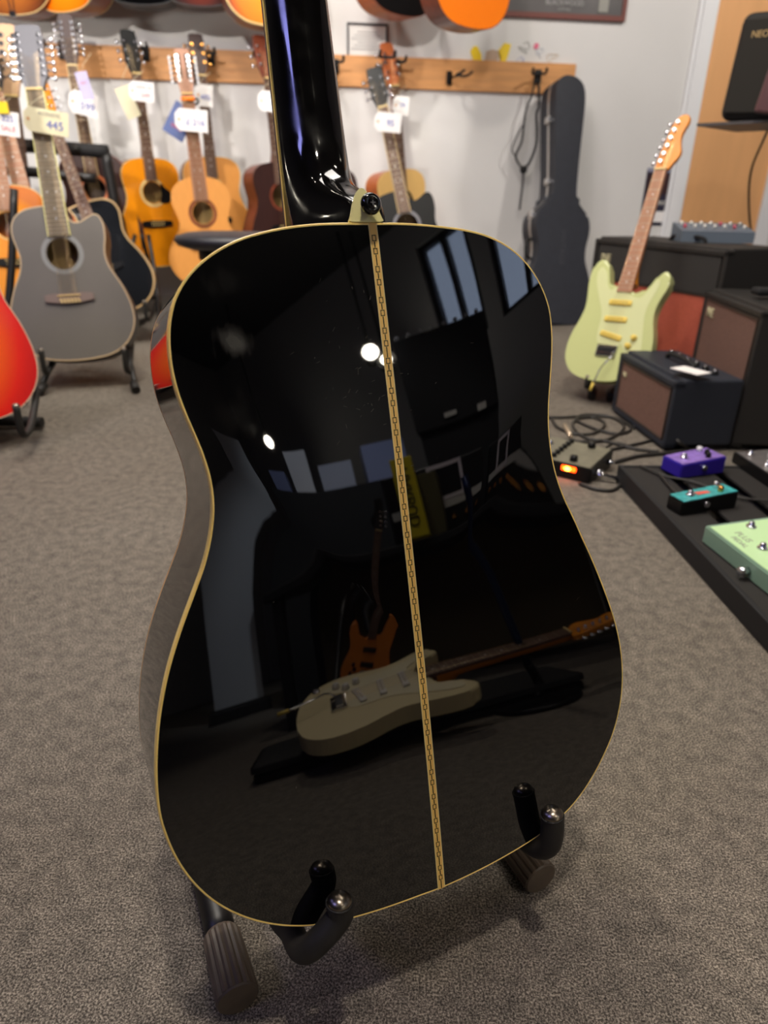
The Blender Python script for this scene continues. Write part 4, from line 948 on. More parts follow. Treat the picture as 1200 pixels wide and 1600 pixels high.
# stickers and doodles above the rail
def sticker(u, v_, w, h, m, label, rot=0, name='sticker', pts=None):
    P = wall_pt(u, v_, .003); pts = pts or [(-.5, -.4), (-.2, -.5), (.3, -.45), (.5, -.1), (.4, .4), (.05, .5), (-.4, .35)]
    o = prism(name, [(x*w, z*h) for x, z in pts], -.0015, .0015, m, None); o.location = P; o.rotation_euler = (0, rot, WA); tag(o, label, 'sticker', 'stickers above the rail'); return o
YS = mat('yellow_sticker', (240, 206, 20), .5)
sticker(744, 86, .05, .08, YS, 'left yellow cartoonish cut-out sticker above the rail', -.5)
sticker(787, 84, .06, .09, YS, 'right yellow hand-shaped sticker above the rail', .1, pts=[(-.5, .1), (-.1, .5), (.5, .5), (.4, 0), (.25, -.5), (-.1, -.5), (-.1, -.1)])
sticker(768, 88, .07, .06, mat('tan_sticker', (186, 160, 138), .6), 'greyish tan sticker between the two yellow ones')
sticker(838, 72, .025, .025, mat('pink_sticker', (226, 110, 140), .6), 'round pink sticker above the strap hook')
DO = mat('pencil_grey', (176, 176, 172), .8)
for i, (cx, cy, lab, m_) in enumerate(((818, 74, 'grey pencil doodle right of the yellow stickers', DO), (815, 94, 'blue pencil doodle just above the rail', mat('pencil_blue', (170, 176, 215), .8)), (846, 85, 'pale blue doodle under the pink sticker', mat('pencil_pale', (190, 194, 205), .8)), (863, 92, 'tan doodle above the right end of the rail', mat('pencil_tan', (205, 182, 150), .8)))):
    rr_ = random.Random(i+5); pts = [wall_pt(cx+rr_.uniform(-9, 9), cy+rr_.uniform(-11, 11), .0025) for _ in range(7)]
    tag(tube('wall_doodle', pts, .0016, m_, None, 6, 5), lab, 'drawing')
# ---------------------------------------------------------------- straps on the hook
def wp(u, v_): return wall_pt(u, v_, .07)
hs_ = thing('strap_harness', 'black strap harness hanging from the hook beside the case', 'strap', wp(838, 125))
def hp_(l): return [wp(*p) for p in l]
for nm, l, r in (('strap', [(836, 122), (832, 145), (822, 172), (819, 195), (815, 222), (806, 243), (812, 258), (818, 266)], .005), ('strap', [(842, 122), (842, 165), (838, 178), (839, 205), (837, 228), (828, 252), (819, 264)], .006), ('strap_loop', [(817, 196), (806, 215), (800, 234), (808, 248)], .003), ('tail_strap', [(818, 268), (816, 295), (812, 328)], .0055)):
    adopt(tube(nm, hp_(l), r, BLKM, None, 8), hs_)
adopt(ball('slider_knob', wp(818, 265), .02, BLKM, None), hs_)
bl_ = wall_pt(853, 158, .05); adopt(ball('blue_tag', bl_, .012, PAPERL, None), hs_)
# ---------------------------------------------------------------- price tags
def price_tag(u, v_, Y, wpx, hpx, rot, m, label, lines=(), yaw=8, name='price_tag', plain=False):
    P = at(u, v_, Y); s = (P-CP).dot(FW)/F; w = wpx*s; h = hpx*s
    T_ = thing(name, label, 'tag', P, (0, math.radians(rot), math.radians(yaw)))
    pts = [(-w/2+h*.22, -h/2), (w/2, -h/2), (w/2, h/2), (-w/2+h*.22, h/2), (-w/2, h*.25), (-w/2, -h*.25)] if not plain else [(-w/2, -h/2), (w/2, -h/2), (w/2, h/2), (-w/2, h/2)]
    prism('card', pts, 0, .0012, m, T_)
    if not plain: cyl('eyelet', (-w/2+h*.2, -.0008, 0), (-w/2+h*.2, .002, 0), h*.07, mat('brass_eyelet', (214, 160, 110), .4), T_, n=12)
    for (s_, sz, x, z, mm) in lines: text('writing', s_, h*sz, mm, T_, (x*w, -.0009, z*h), (math.pi/2, 0, 0), .0002)
    tube('thread', [(-w/2+h*.2, -.001, 0), (-w/2+h*.3, .01, h*.6), (-w/2+h*.8, .03, h*1.1)], .0008, PAPERC, T_, 5, 4)
    return T_
Yt12 = Yb+.2
price_tag(72, 190, 2.42, 66, 34, 8, PAPERC, 'cream price tag with blue 445 on the black twelve-string neck', [('445', .5, .2, -.12, INKB), ('ACOUSTIC', .2, .08, .3, INKG)])
price_tag(8, 193, 2.5, 42, 34, 6, PAPER, 'white price tag with yellow sticker at the far left edge', [('225', .35, .1, .2, INKB), ('SALE', .3, .1, -.2, INKR)])
price_tag(3, 168, 2.49, 18, 16, 0, mat('yellow_label', (240, 206, 20), .6), 'small yellow label above the tag at the far left edge', plain=True)
price_tag(130, 162, 3.58, 44, 32, 12, PAPER, 'white price tag on the twelve-string behind the rack', [('599', .45, .15, -.1, INKB)])
price_tag(132, 134, 3.47, 18, 38, -10, PAPERL, 'lilac label hanging above the tag behind the rack', [('ECO', .12, 0, .1, INKR)], plain=True)
price_tag(221, 143, 3.58, 38, 27, 4, PAPER, 'white price tag on the bright amber guitar', [('NEW IN', .25, .1, .2, INKG), ('349', .35, .15, -.2, INKR)])
price_tag(200, 160, 3.64, 22, 44, -20, PAPERC, 'plain cream swing tag behind the amber guitar price tag', plain=True)
price_tag(299, 188, 3.44, 50, 31, 3, PAPER, 'white price tag with blue figures on the capo guitar neck', [('£ 216', .4, .12, -.1, INKB)])
price_tag(318, 149, 3.7, 28, 30, 4, PAPER, 'white price tag on the guitar with golden tuners', [('485', .35, .1, -.1, INKB)])
price_tag(280, 190, 3.52, 34, 48, 32, mat('blue_booklet', (86, 104, 160), .4), 'dark blue booklet hanging behind the capo guitar tag', [('SERIES', .14, 0, -.2, INKR)], name='booklet', plain=True)
price_tag(417, 158, 3.56, 28, 28, 3, PAPER, 'white price tag next to the black neck on the mahogany guitar', [])
price_tag(606, 191, 3.44, 42, 27, 3, PAPER, 'white price tag with blue figure on the black cutaway guitar', [('95', .45, .1, -.05, INKB)])
price_tag(626, 165, 3.8, 26, 26, 3, PAPER, 'pale price tag on the spruce guitar behind the cutaway', [('79', .35, .1, 0, INKB)])
# ---------------------------------------------------------------- black padded rack with guitars in it
YR_ = 3.3
RK = thing('guitar_rack', 'black padded multi-guitar rack behind the black twelve-string', 'rack', (at(100, 300, YR_).x, YR_, 0))
def rk(o): return adopt(o, RK)
rk(tube('padded_bar', [at(-40, 224, YR_), at(60, 229, YR_), at(168, 237, YR_)], .027, BLKM, None, 12))
zb2 = at(-40, 262, YR_-.12)
rk(tube('front_bar', [at(-40, 263, YR_-.15), at(60, 270, YR_-.15), at(150, 279, YR_-.1)], .02, STEELBLK, None, 12))
for u in (12, 45, 88, 120): rk(ball('pad', at(u, 226+u*.06, YR_-.02), .02, RUB, None, (1, 1.6, 1)))
pR = at(165, 240, YR_)
rk(tube('post', [pR, at(176, 300, YR_), Vector((at(176, 300, YR_).x+.01, YR_, .35)), Vector((at(176, 300, YR_).x+.02, YR_, .015))], .023, STEELBLK, None, 12, 4))
pL = at(-42, 240, YR_); rk(tube('post', [pL, Vector((pL.x, YR_, .5)), Vector((pL.x, YR_, .015))], .023, STEELBLK, None, 12, 4))
rk(tube('strut', [at(22, 296, 2.62), at(19, 400, 2.56), at(12, 490, 2.5)], .013, STEELBLK, None, 12, 4))
q1 = Vector((pL.x, YR_-.1, .09)); q2 = Vector((pR.x, YR_-.1, .09)); rk(tube('lower_bar', [q1, (q1+q2)/2, q2], .016, BLKM, None, 12, 4))
for x in (pL.x, pR.x): rk(tube('floor_foot', [(x, YR_-.3, .014), (x, YR_+.22, .014)], .013, STEELBLK, None, 10, 0))
g1 = acoustic('orange guitar in the rack at the left edge, rosewood neck', top=burst('amber_burst', (250, 160, 60), (240, 150, 40), (200, 110, 40)), side=MAHOG, fb=ROSEL)
put(g1, at(14, 352, 2.86), .352, at(-26, 120, 2.98), .9, face(25))
g2 = acoustic('honey guitar in the rack behind the black twelve-string, pinkish fretboard', top=burst('honey_burst', (240, 160, 60), (230, 140, 40), (160, 80, 30)), side=MAHOG, fb=ROSEL)
put(g2, at(62, 395, 2.93), .352, at(12, 215, 3.02), .72, face(20))
# tan headstock guitar at the far left (behind the twelve-string head)
g3 = acoustic('tan-headed guitar at the far left edge with a column of silver tuners', top=HONEY, side=MAHOG, neckm=mat('tan_neck', (196, 150, 108), .4), headm=mat('tan_headstock', (202, 164, 128), .4), ntun=6, headlen=.2, headw=.03, kind='round')
put(g3, at(50, 420, 3.12), .335, at(4, 42, 3.22), 1.02, face(10))
# stool
ST = thing('stool', 'black padded stool behind the shoulder of the big guitar', 'stool')
pst = at(364, 376, 2.15); ST.location = (pst.x, pst.y, 0)
def stl(z): return pst.z+z
lathe('seat', [(.0, .0), (.13, .0), (.155, .008), (.165, .02), (.16, .032), (.13, .04), (0, .042)], mat('black_leatherette', (44, 44, 50), .45, bump=.05, noise=.1), ST, 40).location = (0, 0, pst.z-.02)
cyl('seat_mount', (-.0, 0, pst.z-.05), (0, 0, pst.z-.02), .1, BLK, ST, n=24)
cyl('column', (0, 0, .2), (0, 0, pst.z-.05), .016, CHROME, ST)
for k in range(3):
    a_ = 2.1*k+.4; tube('leg', [(0, 0, .26), (.12*math.cos(a_), .12*math.sin(a_), .12), (.22*math.cos(a_), .22*math.sin(a_), .012)], .009, STEELBLK, ST, 8)
# ---------------------------------------------------------------- pedalboard, pedals and cables
z_b = .035
a0 = on(966, 728, .04); a1 = on(1203, 978, .04)
dB = (a1-a0); dB.z = 0; LB_ = dB.length; dB.normalize(); pB = Vector((-dB.y, dB.x, 0))
if pB.x < 0: pB = -pB
PBD = thing('pedalboard', 'large black pedalboard lying on the carpet at the right', 'pedalboard')
MB = frame_matrix(pB, -dB, Vector((0, 0, 1)), Vector((a0.x, a0.y, 0))); PBD.matrix_world = MB   # local x across, y = away from the camera
PBM = mat('black_board_felt', (33, 30, 28), .8, noise=.2, nscale=150)
LL = LB_+.1; WB = .46
for i, x in enumerate((.05, .165, .28, .395)): box('slat', (x, -LL/2, .036), (.088, LL, .008), PBM, PBD, None, .002)
box('side_rail', (.004, -LL/2, .022), (.01, LL, .042), BLKM, PBD, None, .002); box('side_rail', (WB-.004, -LL/2, .022), (.01, LL, .042), BLKM, PBD, None, .002)
box('end_rail', (WB/2, -.005, .022), (WB, .01, .042), BLKM, PBD, None, .002); box('end_rail', (WB/2, -LL, .022), (WB, .01, .042), BLKM, PBD, None, .002)
ZB = .041
def pedal(label, c, rot, w, l, h, body, topm, knobs, fs=True, name='effects_pedal', slope=.008, side=None):
    """c = world centre; local y = length (front to back)"""
    P = thing(name, label, 'pedal', (c[0], c[1], c[2]), (0, 0, rot))
    v = [(-w/2, -l/2, 0), (w/2, -l/2, 0), (w/2, l/2, 0), (-w/2, l/2, 0), (-w/2, -l/2, h-slope), (w/2, -l/2, h-slope), (w/2, l/2, h), (-w/2, l/2, h)]
    bm = bmesh.new(); bv = [bm.verts.new(q) for q in v]
    for f_ in ((0, 3, 2, 1), (4, 5, 6, 7), (0, 1, 5, 4), (1, 2, 6, 5), (2, 3, 7, 6), (3, 0, 4, 7)): bm.faces.new([bv[i] for i in f_])
    bmesh.ops.bevel(bm, geom=list(bm.edges), offset=.002, segments=2, affect='EDGES'); bm_obj('enclosure', bm, body, P)
    an = math.atan2(slope, l)
    tp = box('face_plate', (0, 0, h-slope/2+.0008), (w*.93, l*.95, .001), topm, P, Matrix.Rotation(an, 3, 'X'))
    def zt(y): return h-slope/2+y*slope/l+.001
    for (x, y, r, hh_, m_) in knobs:
        kb = lathe('knob', [(r, 0), (r*.95, hh_*.6), (r*.8, hh_), (0, hh_)], m_, P, 14); kb.location = (x, y, zt(y))
    if fs:
        for x, y in fs:
            k_ = lathe('foot_switch', [(.009, 0), (.009, .003), (.0055, .0035), (.0055, .009), (.004, .011), (0, .0115)], CHROME, P, 16); k_.location = (x, y, zt(y))
    for x, y in (side or []):
        j = cyl('jack', (x, y, h*.5), (x*1.18, y, h*.5), .0065, CHROME, P, n=14)
    return P
PURT = mat('lilac_pedal_top', (150, 120, 205), .35, noise=.35, nscale=60); PURB = mat('violet_pedal', (52, 34, 160), .35)
def pb_pt(u, v_, z=ZB): return on(u, v_, z)
rB = math.atan2(pB.y, pB.x)
def oriented(ua, va, ub, vb, z): 
    A_, B_ = on(ua, va, z), on(ub, vb, z); return A_, B_, math.atan2((B_-A_).y, (B_-A_).x), (B_-A_).length
# purple: visible right-front long side from (1063,748) to (1130,740); narrow end at the left
A_, B_, r0, l0 = oriented(1062, 748, 1130, 739, ZB)
cpx = (A_+B_)/2; nrm = Vector((-math.sin(r0), math.cos(r0), 0))
pedal('violet pedal at the far end of the pedalboard', (cpx.x+nrm.x*.033, cpx.y+nrm.y*.033, ZB), r0-math.pi/2, .066, l0, .04, PURB, PURT, [(-.018, .028, .007, .012, PEARL), (.004, .03, .006, .012, BLK), (.02, .02, .006, .012, BLK)], [(0, -.03)], side=[(.033, -.0)])
A_, B_, r0, l0 = oriented(1063, 806, 1149, 793, ZB)
cpx = (A_+B_)/2; nrm = Vector((-math.sin(r0), math.cos(r0), 0))
tl = pedal('small teal and black pedal in the middle of the pedalboard', (cpx.x+nrm.x*.022, cpx.y+nrm.y*.022, ZB), r0-math.pi/2, .044, l0, .036, BLK, mat('teal_artwork', (70, 176, 178), .4, noise=.4, nscale=70), [(-.01, .04, .007, .014, CHROME), (.008, .034, .006, .012, GOLD)], [(0, -.034)], side=[(.022, -.01)])
rb_ = box('red_artwork', (0, .0, .0335), (.012, .04, .001), mat('coral_print', (220, 96, 84), .4), tl)
MINTT = mat('mint_green_top', (196, 230, 176), .35); MINTB = mat('mint_green_side', (130, 160, 140), .35)
# mint: near-left corner (1093,838), lower edge runs to (1203,925); top edge from (1093,825) to (1155,800) then right
M0 = on(1096, 846, ZB); M1 = on(1210, 938, ZB); dM = (M1-M0); dM.z = 0; rM = math.atan2(dM.y, dM.x); nM = Vector((-math.sin(rM), math.cos(rM), 0)); lM = .27
cM = M0 + dM.normalized()*lM/2 + nM*.07
MP = pedal('large mint green multi-switch pedal on the near part of the pedalboard', (cM.x, cM.y, ZB), rM, lM, .14, .045, MINTB, MINTT, [(-.03, .04, .012, .014, PEARL), (.03, .045, .012, .014, PEARL), (.0, .01, .006, .006, CHROME)], [(-.105, -.0), (-.03, -.03), (.06, -.03)], slope=.012)
box('teal_stripe', (-.02, .055, .0445), (.2, .02, .001), mat('teal_stripe_print', (128, 206, 180), .4), MP, Matrix.Rotation(math.atan2(.012, .14), 3, 'X'))
text('lettering', 'PLUS', .018, mat('grey_lettering', (150, 160, 140), .5), MP, (-.075, -.035, .0375), (math.atan2(.012, .14), 0, 0), .0003)
text('lettering', 'PEDAL', .014, mat('grey_lettering_b', (150, 160, 140), .5), MP, (-.06, -.052, .036), (math.atan2(.012, .14), 0, 0), .0003)
cyl('silver_plug', (-.0, -.071, .014), (.0, -.088, .014), .007, CHROME, MP, n=14)
# black and silver multi pedal far right
C_ = on(1180, 718, ZB); A_, B_, r0, l0 = oriented(1142, 722, 1205, 765, ZB)
nrm = Vector((-math.sin(r0), math.cos(r0), 0)); cpx = A_+(B_-A_).normalized()*.11
pedal('black and silver multi pedal at the right edge of the pedalboard', (cpx.x+nrm.x*.055, cpx.y+nrm.y*.055, ZB), r0, .22, .11, .035, BLK, mat('dark_silver_plate', (104, 100, 100), .35, noise=.3, nscale=50), [(-.08, .03, .008, .015, PEARL), (-.03, .03, .007, .014, INKR), (.0, .0, .006, .01, INKR), (-.05, .0, .007, .012, PEARL), (.03, .03, .008, .015, PEARL)], [(-.08, -.03), (-.01, -.03), (.06, -.03)])
# floor multi-effects unit with glowing red switch
A_, B_, r0, l0 = oriented(868, 744, 921, 757, 0)
nrm = Vector((-math.sin(r0), math.cos(r0), 0)); wF = .17; cpx = B_-(B_-A_).normalized()*wF/2
FX = pedal('floor effects unit with a glowing red lamp beside the big guitar', (cpx.x+nrm.x*.075, cpx.y+nrm.y*.075, 0), r0, wF, .15, .045, BLK, mat('olive_grey_panel', (118, 114, 98), .45, noise=.2, nscale=40), [(-.02+.0*k, -.05+.022*k, .007, .01, BLK) for k in range(6)] + [(.03, -.05, .010, .014, BLK), (.035, .055, .010, .014, BLK)], [(-.06, .02)], side=[(.085, -.04), (.085, .04)])
box('orange_display', (.035, .0, .0415), (.022, .04, .001), mat('orange_panel', (226, 140, 80), .5), FX, Matrix.Rotation(.053, 3, 'X'))
box('pale_label', (.01, .01, .0422), (.02, .06, .001), mat('pale_green_label', (176, 180, 140), .5), FX, Matrix.Rotation(.053, 3, 'X'))
LED = mat('red_lamp', (255, 60, 10), .3, emis=((255, 50, 4), 9.0))
LEDY = mat('hot_lamp', (255, 180, 60), .3, emis=((255, 150, 40), 16.0))
lp = box('red_lamp', (.03, -.076, .027), (.036, .006, .012), LED, FX, None, .003); ball('lamp_core', (.028, -.0785, .027), .005, LEDY, lp, (1.6, .5, 1))
# cables on the carpet
CBL = mat('black_cable', (40, 38, 36), .5)
def cable(label, pts, r=.0042, z=None, name='cable'):
    o = tube(name, [on(u, v_, (zz if zz else r+.001)) for (u, v_, *q_) in pts for zz in [q_[0] if q_ else None]], r, CBL, None, 8, 8); return tag(o, label, 'cable')
cable('black cable looping widest on the carpet left of the small amplifier', [(850, 652), (880, 652), (920, 650), (955, 652), (980, 662), (985, 672), (965, 678), (935, 672), (910, 662), (900, 655), (912, 648), (950, 650), (975, 665), (960, 682), (930, 690), (885, 688), (858, 686)])
cable('second tangled black cable coil on the carpet beside the floor unit', [(862, 655), (872, 668), (900, 678), (930, 676), (945, 662), (925, 652), (900, 656), (896, 668), (915, 684), (950, 690), (985, 700), (1030, 706)])
cable('black cable from the floor unit towards the pedalboard', [(925, 712), (945, 705), (975, 698), (1010, 690), (1040, 682), (1052, 676)])
cable('short cable curling in front of the floor unit', [(905, 755), (930, 764), (955, 766), (968, 758), (966, 748), (950, 744), (930, 740)], .004)
cable('thick cable arching in front of the small amplifier', [(990, 668), (1000, 662), (1025, 662, .03), (1045, 672, .04), (1060, 690, .03), (1075, 700)], .005)
cable('grey-black cable bending across the floor below the small amplifier', [(1052, 690), (1075, 672, .04), (1105, 668, .06), (1125, 680, .04), (1128, 692), (1140, 698)], .005)
cable('black cable rising beside the tall amplifier base', [(1125, 694), (1150, 676, .04), (1165, 668, .06), (1178, 676, .05), (1175, 692, .01), (1150, 700)], .005)
cable('long cable running along the back of the pedalboard', [(960, 722), (1000, 712), (1060, 706), (1120, 698), (1170, 692), (1210, 690)], .005)
cable('cable crossing over the pedalboard slats', [(1000, 728, .046), (1040, 744, .047), (1080, 752, .047), (1120, 766, .047), (1160, 778, .047), (1210, 784, .047)], .003)
cable('curved patch cable hanging between the violet and teal pedals', [(1030, 740, .047), (1045, 758, .047), (1060, 775, .05), (1080, 790, .06)], .003)
cable('thin cable beside the red-grille amplifier', [(990, 700), (965, 692), (945, 700), (930, 716)], .003)
tag(cyl('jack_plug', on(921, 738, .02), on(966, 748, .012), .0055, CHROME, None, n=12), 'silver jack plug stuck into the floor effects unit', 'plug')
tag(cyl('jack_plug', on(882, 664, .012), on(892, 682, .008), .0055, mat('tan_plug', (206, 186, 160), .3, metal=.5), None, n=12), 'pale jack plug lying among the coiled cables', 'plug')

# ---------------------------------------------------------------- what stands behind the camera (mirrored in the black lacquer)
def mirror(u, v_):
    d = ray(u, v_).normalized(); P0 = GT; t = (P0-CP).dot(GN)/d.dot(GN); P = CP+d*t; l = P-GT; x, z = l.dot(GEX), l.dot(GEZ)
    dx, dz = x, z-.205; r = max(1e-5, math.hypot(dx, dz)); ang = math.atan2(dx, dz); best = None
    for p in inn:
        a2 = math.atan2(p[0], p[1]-.205); dd = abs((a2-ang+math.pi) % (2*math.pi)-math.pi)
        if best is None or dd < best[0]: best = (dd, math.hypot(p[0], p[1]-.205))
    s = r/best[1]; g = 2*ARCH*s/best[1]
    N_ = (GN + (GEX*(dx/r)+GEZ*(dz/r))*g).normalized()
    return P, d - N_*2*d.dot(N_)
def mir(u, v_, t): P, r = mirror(u, v_); return P+r*t
def mirx(u, v_, X): P, r = mirror(u, v_); return P+r*((X-P.x)/r.x)
def facing_rot(P):
    """yaw that turns local -Y towards the big guitar"""
    d = GT - P; return math.atan2(d.x, -d.y)
BULB = mat('lit_bulb', (255, 246, 225), .3, emis=((255, 244, 222), 70.0))
BULB2 = mat('lit_bulb_small', (255, 246, 225), .3, emis=((255, 244, 222), 25.0))
def wall_spot(uv, t, label, r=.045):
    P = mir(*uv, t); S = thing('shop_spotlight', label, 'spotlight', P, (0, 0, facing_rot(P)), 'spotlights behind the photographer')
    ball('bulb', (0, 0, 0), r, BULB, S)
    lathe('shade', [(.03, .16), (.05, .15), (.06, .02), (.062, .0), (.058, .0), (.055, .02), (.046, .145), (.0, .15)], BLKM, S, 24).matrix_local = Matrix.Rotation(-math.pi/2, 4, 'X') @ Matrix.Diagonal((1, 1, 1, 1))
    cyl('stem', (0, .1, 0), (0, .1, CEIL-P.z), .008, BLKM, S, n=8)
    return S
wall_spot((580, 550), 4.0, 'larger lit spotlight mirrored high in the black lacquer', .05)
wall_spot((603, 562), 4.0, 'smaller lit spotlight mirrored beside the larger one', .032)
wall_spot((398, 714), 4.6, 'lit spotlight mirrored at the waist of the black guitar', .05)
# bench with amplifier heads
def mbox(name, u, v_, t, w, h, d, m, parent=None, bevel=.004, roll=0):
    P = mir(u, v_, t); o = box(name, (0, 0, 0), (w, d, h), m, parent, None, bevel); o.location = P; o.rotation_euler = (0, roll, facing_rot(P)); return o
S1 = lambda px, t: px*(t+.5)/F     # size of px pixels seen in the mirror at path length t
tb = mir(720, 815, 1.75); rz = facing_rot(tb)
TB = thing('bench', 'long black bench behind the photographer carrying amplifier heads', 'bench', (tb.x, tb.y, 0), (0, 0, rz))
ZT = tb.z-.03
box('top', (.1, .18, ZT-.015), (1.5, .5, .03), BLKM, TB, None, .004)
for x in (-.6, .8):
    for y in (-.03, .4): box('leg', (x, y, (ZT-.03)/2), (.04, .04, ZT-.03), BLKM, TB)
box('cloth_panel', (.1, .3, ZT*.5), (1.3, .02, ZT*.86), mat('olive_brown_cloth', (96, 84, 58), .9), TB)
M_TB = TB.matrix_basis.copy() if False else Matrix.Translation(TB.location) @ Matrix.Rotation(rz, 4, 'Z')
def head_amp(label, x, w, h, lit, name='amplifier_head'):
    H = thing(name, label, 'amplifier', (M_TB @ Vector((x, .18, ZT+.002))), (0, 0, rz))
    box('cabinet', (0, 0, h/2), (w, .24, h), BLK, H, None, .006)
    box('silver_strip', (0, -.122, h*.42), (w*.94, .004, h*.12), mat('silver_panel', (210, 208, 200), .5), H)
    for k in range(6): cyl('knob', (-w*.4+k*w*.16, -.12, h*.2), (-w*.4+k*w*.16, -.138, h*.2), .011, GOLD, H, n=14)
    fr = mat('white_meter_frame', (236, 226, 232), .5)
    bm = bmesh.new()
    X, Zc, a_, b_ = lit
    for s in (-1, 1): add_box(bm, (X+s*a_/2, -.123, Zc), (.014, .006, b_)); add_box(bm, (X, -.123, Zc+s*b_/2), (a_+.014, .006, .014))
    bm_obj('window_frame_trim', bm, fr, H); return H
head_amp('black amplifier head with white square window trim on the bench', .05, .42, .26, (-.03, .19, .13, .12))
head_amp('narrow black amplifier head with white trim on the bench', -.33, .26, .25, (.02, .17, .08, .13))
# yellow boxes
P = mir(654, 845, 1.6); YB_ = thing('yellow_box', 'upright yellow box with dark lettering mirrored beside the inlay strip', 'box', (P.x, P.y, ZT), (0, math.radians(0), facing_rot(P)))
hY = .27; box('carton', (0, .05, hY/2), (.07, .1, hY), mat('yellow_carton', (225, 205, 20), .5), YB_, None, .002)
text('lettering', 'HARBUD', .05, BLK, YB_, (0, -.002, hY/2), (math.pi/2, math.radians(90), 0), .0006)
GB_ = box('olive_box', (0, 0, 0), (.07, .1, .22), mat('olive_carton', (84, 78, 44), .6), None, None, .002); q = mir(690, 850, 1.75); GB_.location = (q.x, q.y, ZT+.111); GB_.rotation_euler = (0, 0, rz); tag(GB_, 'dull olive box beside the yellow one on the bench', 'box')
# tall dark cabinet with a row of bright knobs on top
P = mir(722, 655, 2.3); rc = facing_rot(P)
CB_ = thing('speaker_cabinet', 'big black speaker cabinet mirrored in the right shoulder of the guitar', 'speaker', (P.x, P.y, P.z), (0, 0, rc))
ctop = mir(722, 470, 2.3).z - P.z
box('cabinet', (.0, .2, ctop/2), (S1(170, 2.3), .36, ctop), BLKM, CB_, None, .01)
box('plinth', (.0, .22, -P.z/2), (S1(170, 2.3)-.02, .34, P.z), BLKM, CB_)
for k in range(9): ball('bright_knob', (-S1(170, 2.3)*.42+k*.055, .04, ctop+.012), .011, PEARL, CB_)
box('white_badge', (S1(20, 2.3), .012, ctop*.1), (.06, .01, .02), WHITE, CB_); box('white_badge', (-S1(45, 2.3), .012, ctop*.05), (.05, .01, .03), WHITE, CB_)
# pole of a microphone stand with the blue light on it painted into the steel
P1, P2 = mir(728, 745, 1.15), mir(822, 1030, 1.15)
MS = thing('microphone_stand', 'slanting microphone stand leg mirrored in the right half of the back', 'stand', (P2.x, P2.y, P2.z))
adopt(tube('pole', [P1, (P1+P2)/2, P2], .013, mat('blue_lit_steel', (30, 44, 80), .25, metal=.5), None, 12), MS)
fl = Vector((P2.x, P2.y, .012))
adopt(tube('foot_pole', [P2, Vector((P2.x+.03, P2.y, P2.z*.5)), fl], .014, BLK, None, 10), MS)
adopt(cyl('base', (fl.x, fl.y, 0), (fl.x, fl.y, .014), .13, BLK, None, n=28), MS)
# orange bass on a floor stand
bs = electric('orange electric bass on a stand mirrored left of the inlay strip', mat('orange_bass_body', (238, 136, 40), .3, coat=.3, noise=.1, nscale=12), None, mat('dark_neck', (80, 54, 40), .5), ROSE, BLK, BLK, BLK, bass=True)
P0, P1 = mir(562, 1066, 1.5), mir(588, 842, 1.5)
put(bs, P0, .04, P1, .88, (GT-P0).normalized())
aframe(bs, 'black stand under the orange electric bass', loc=(P0.x, P0.y, 0), az=max(.03, bs.matrix_world.translation.z-.03), yaw=facing_rot(P0), armw=.08, spread=.12, back=.25, hgt=.4)
# cream electric guitar lying on a black case
cr = electric('cream electric guitar lying on its back on a black case behind the photographer', mat('cream_lacquer', (240, 224, 176), .3, coat=.4), mat('cream_guard', (236, 226, 190), .35), MAPLE, ROSE, MAPLE, WHITE, WHITE)
PL_, PR_ = mir(456, 1085, 1.12), mir(790, 1050, 1.12)
axis = PR_-PL_; axis.z = 0
mid = (PL_+PR_)/2; zc_ = mid.z
up = Vector((0, 0, 1))*.93 + (GT-mid).normalized()*.3
PLz = Vector((PL_.x, PL_.y, zc_)); PRz = Vector((PR_.x, PR_.y, zc_+.02)); put(cr, PLz, 0.0, PLz+(PRz-PLz).normalized()*.40, .385, up)
BC = thing('guitar_case', 'low black case on the carpet under the cream electric guitar', 'case', (mid.x, mid.y, 0), (0, 0, math.atan2(axis.y, axis.x)))
hcs = max(.05, zc_-.13)
box('lid', (.05, -.16, hcs*.75), (.95, .3, hcs*.5), BLKM, BC, None, .02, 3); box('base', (.05, -.16, hcs*.25), (.94, .29, hcs*.48), BLK, BC, None, .02, 3)
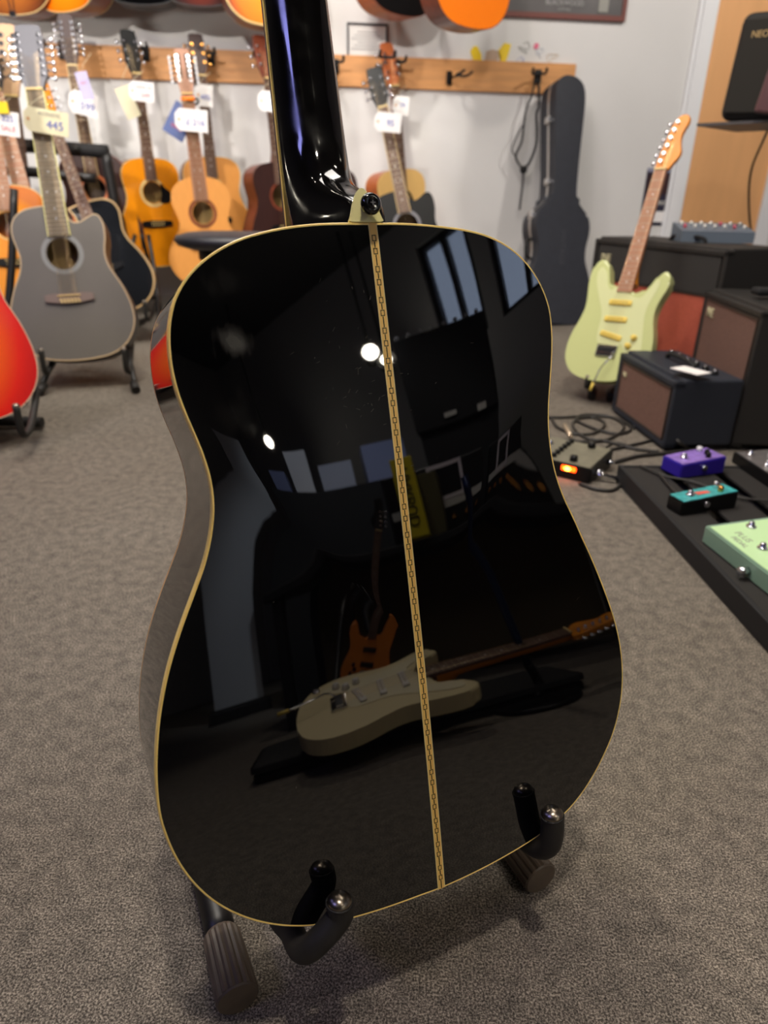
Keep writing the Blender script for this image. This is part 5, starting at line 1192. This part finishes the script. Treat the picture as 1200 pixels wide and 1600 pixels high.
for x in (-.3, .3): box('latch', (x, -.315, hcs*.5), (.04, .01, .04), CHROME, BC)
print('CREAM', PL_, PR_, zc_, 'bench', ZT, 'cab', ctop)
# pale panel and boxes far behind
q = mir(342, 860, 3.3)
SCN = thing('display_panel', 'pale grey display panel standing far behind the photographer', 'panel', (q.x, q.y, 0), (0, 0, facing_rot(q)))
box('board', (0, 0, .72), (.30, .03, 1.3), mat('light_grey_board', (196, 200, 204), .6), SCN); box('foot', (0, 0, .03), (.36, .3, .06), BLKM, SCN)
q = mir(505, 770, 2.9)
SCN2 = thing('shelf_unit', 'dark shelf unit carrying pale boxes far behind the photographer', 'shelf', (q.x, q.y, 0), (0, 0, facing_rot(q)))
box('cabinet', (0, .2, q.z/2), (1.0, .4, q.z), BLKM, SCN2)
for i, (x, w_, h_) in enumerate(((-.36, .22, .2), (-.08, .2, .14), (.16, .16, .24), (.36, .14, .12))):
    box('carton', (x, .1, q.z+h_/2), (w_, .2, h_), mat('pale_carton_' + ('lilac', 'grey', 'white', 'blue')[i], [(150, 160, 200), (190, 196, 215), (226, 228, 235), (120, 130, 170)][i], .6), SCN2)
area_q = spot('shelf_lamp_beam', (q.x-.6, q.y+.9, 2.6), (q.x, q.y, q.z+.1), 90, COOL, 50, .04)
# fixtures of the track lights and of the added fill lamps
for i, (a, b, c, p) in enumerate(LAMPS):
    d = (Vector(b)-Vector(a)).normalized(); Q = Vector(a) - d*.03
    T2 = thing('shop_spotlight', 'black spotlight among the track lamps and added fill lamps', 'spotlight', Q, (0, 0, 0), 'track spotlights over the shop floor')
    R_ = d.to_track_quat('Z', 'Y').to_matrix().to_4x4()
    ball('bulb', (0, 0, -.02), .028, BULB2, T2)
    lathe('shade', [(.0, -.12), (.045, -.115), (.05, -.02), (.05, -.0), (.046, -.0), (.045, -.1), (0, -.105)], BLKM, T2, 20).matrix_local = R_
    cyl('stem', (0, 0, 0.0) if abs(d.z) > .95 else -d*.1, (-d.x*.1, -d.y*.1, CEIL-Q.z), .008, BLKM, T2, n=8)
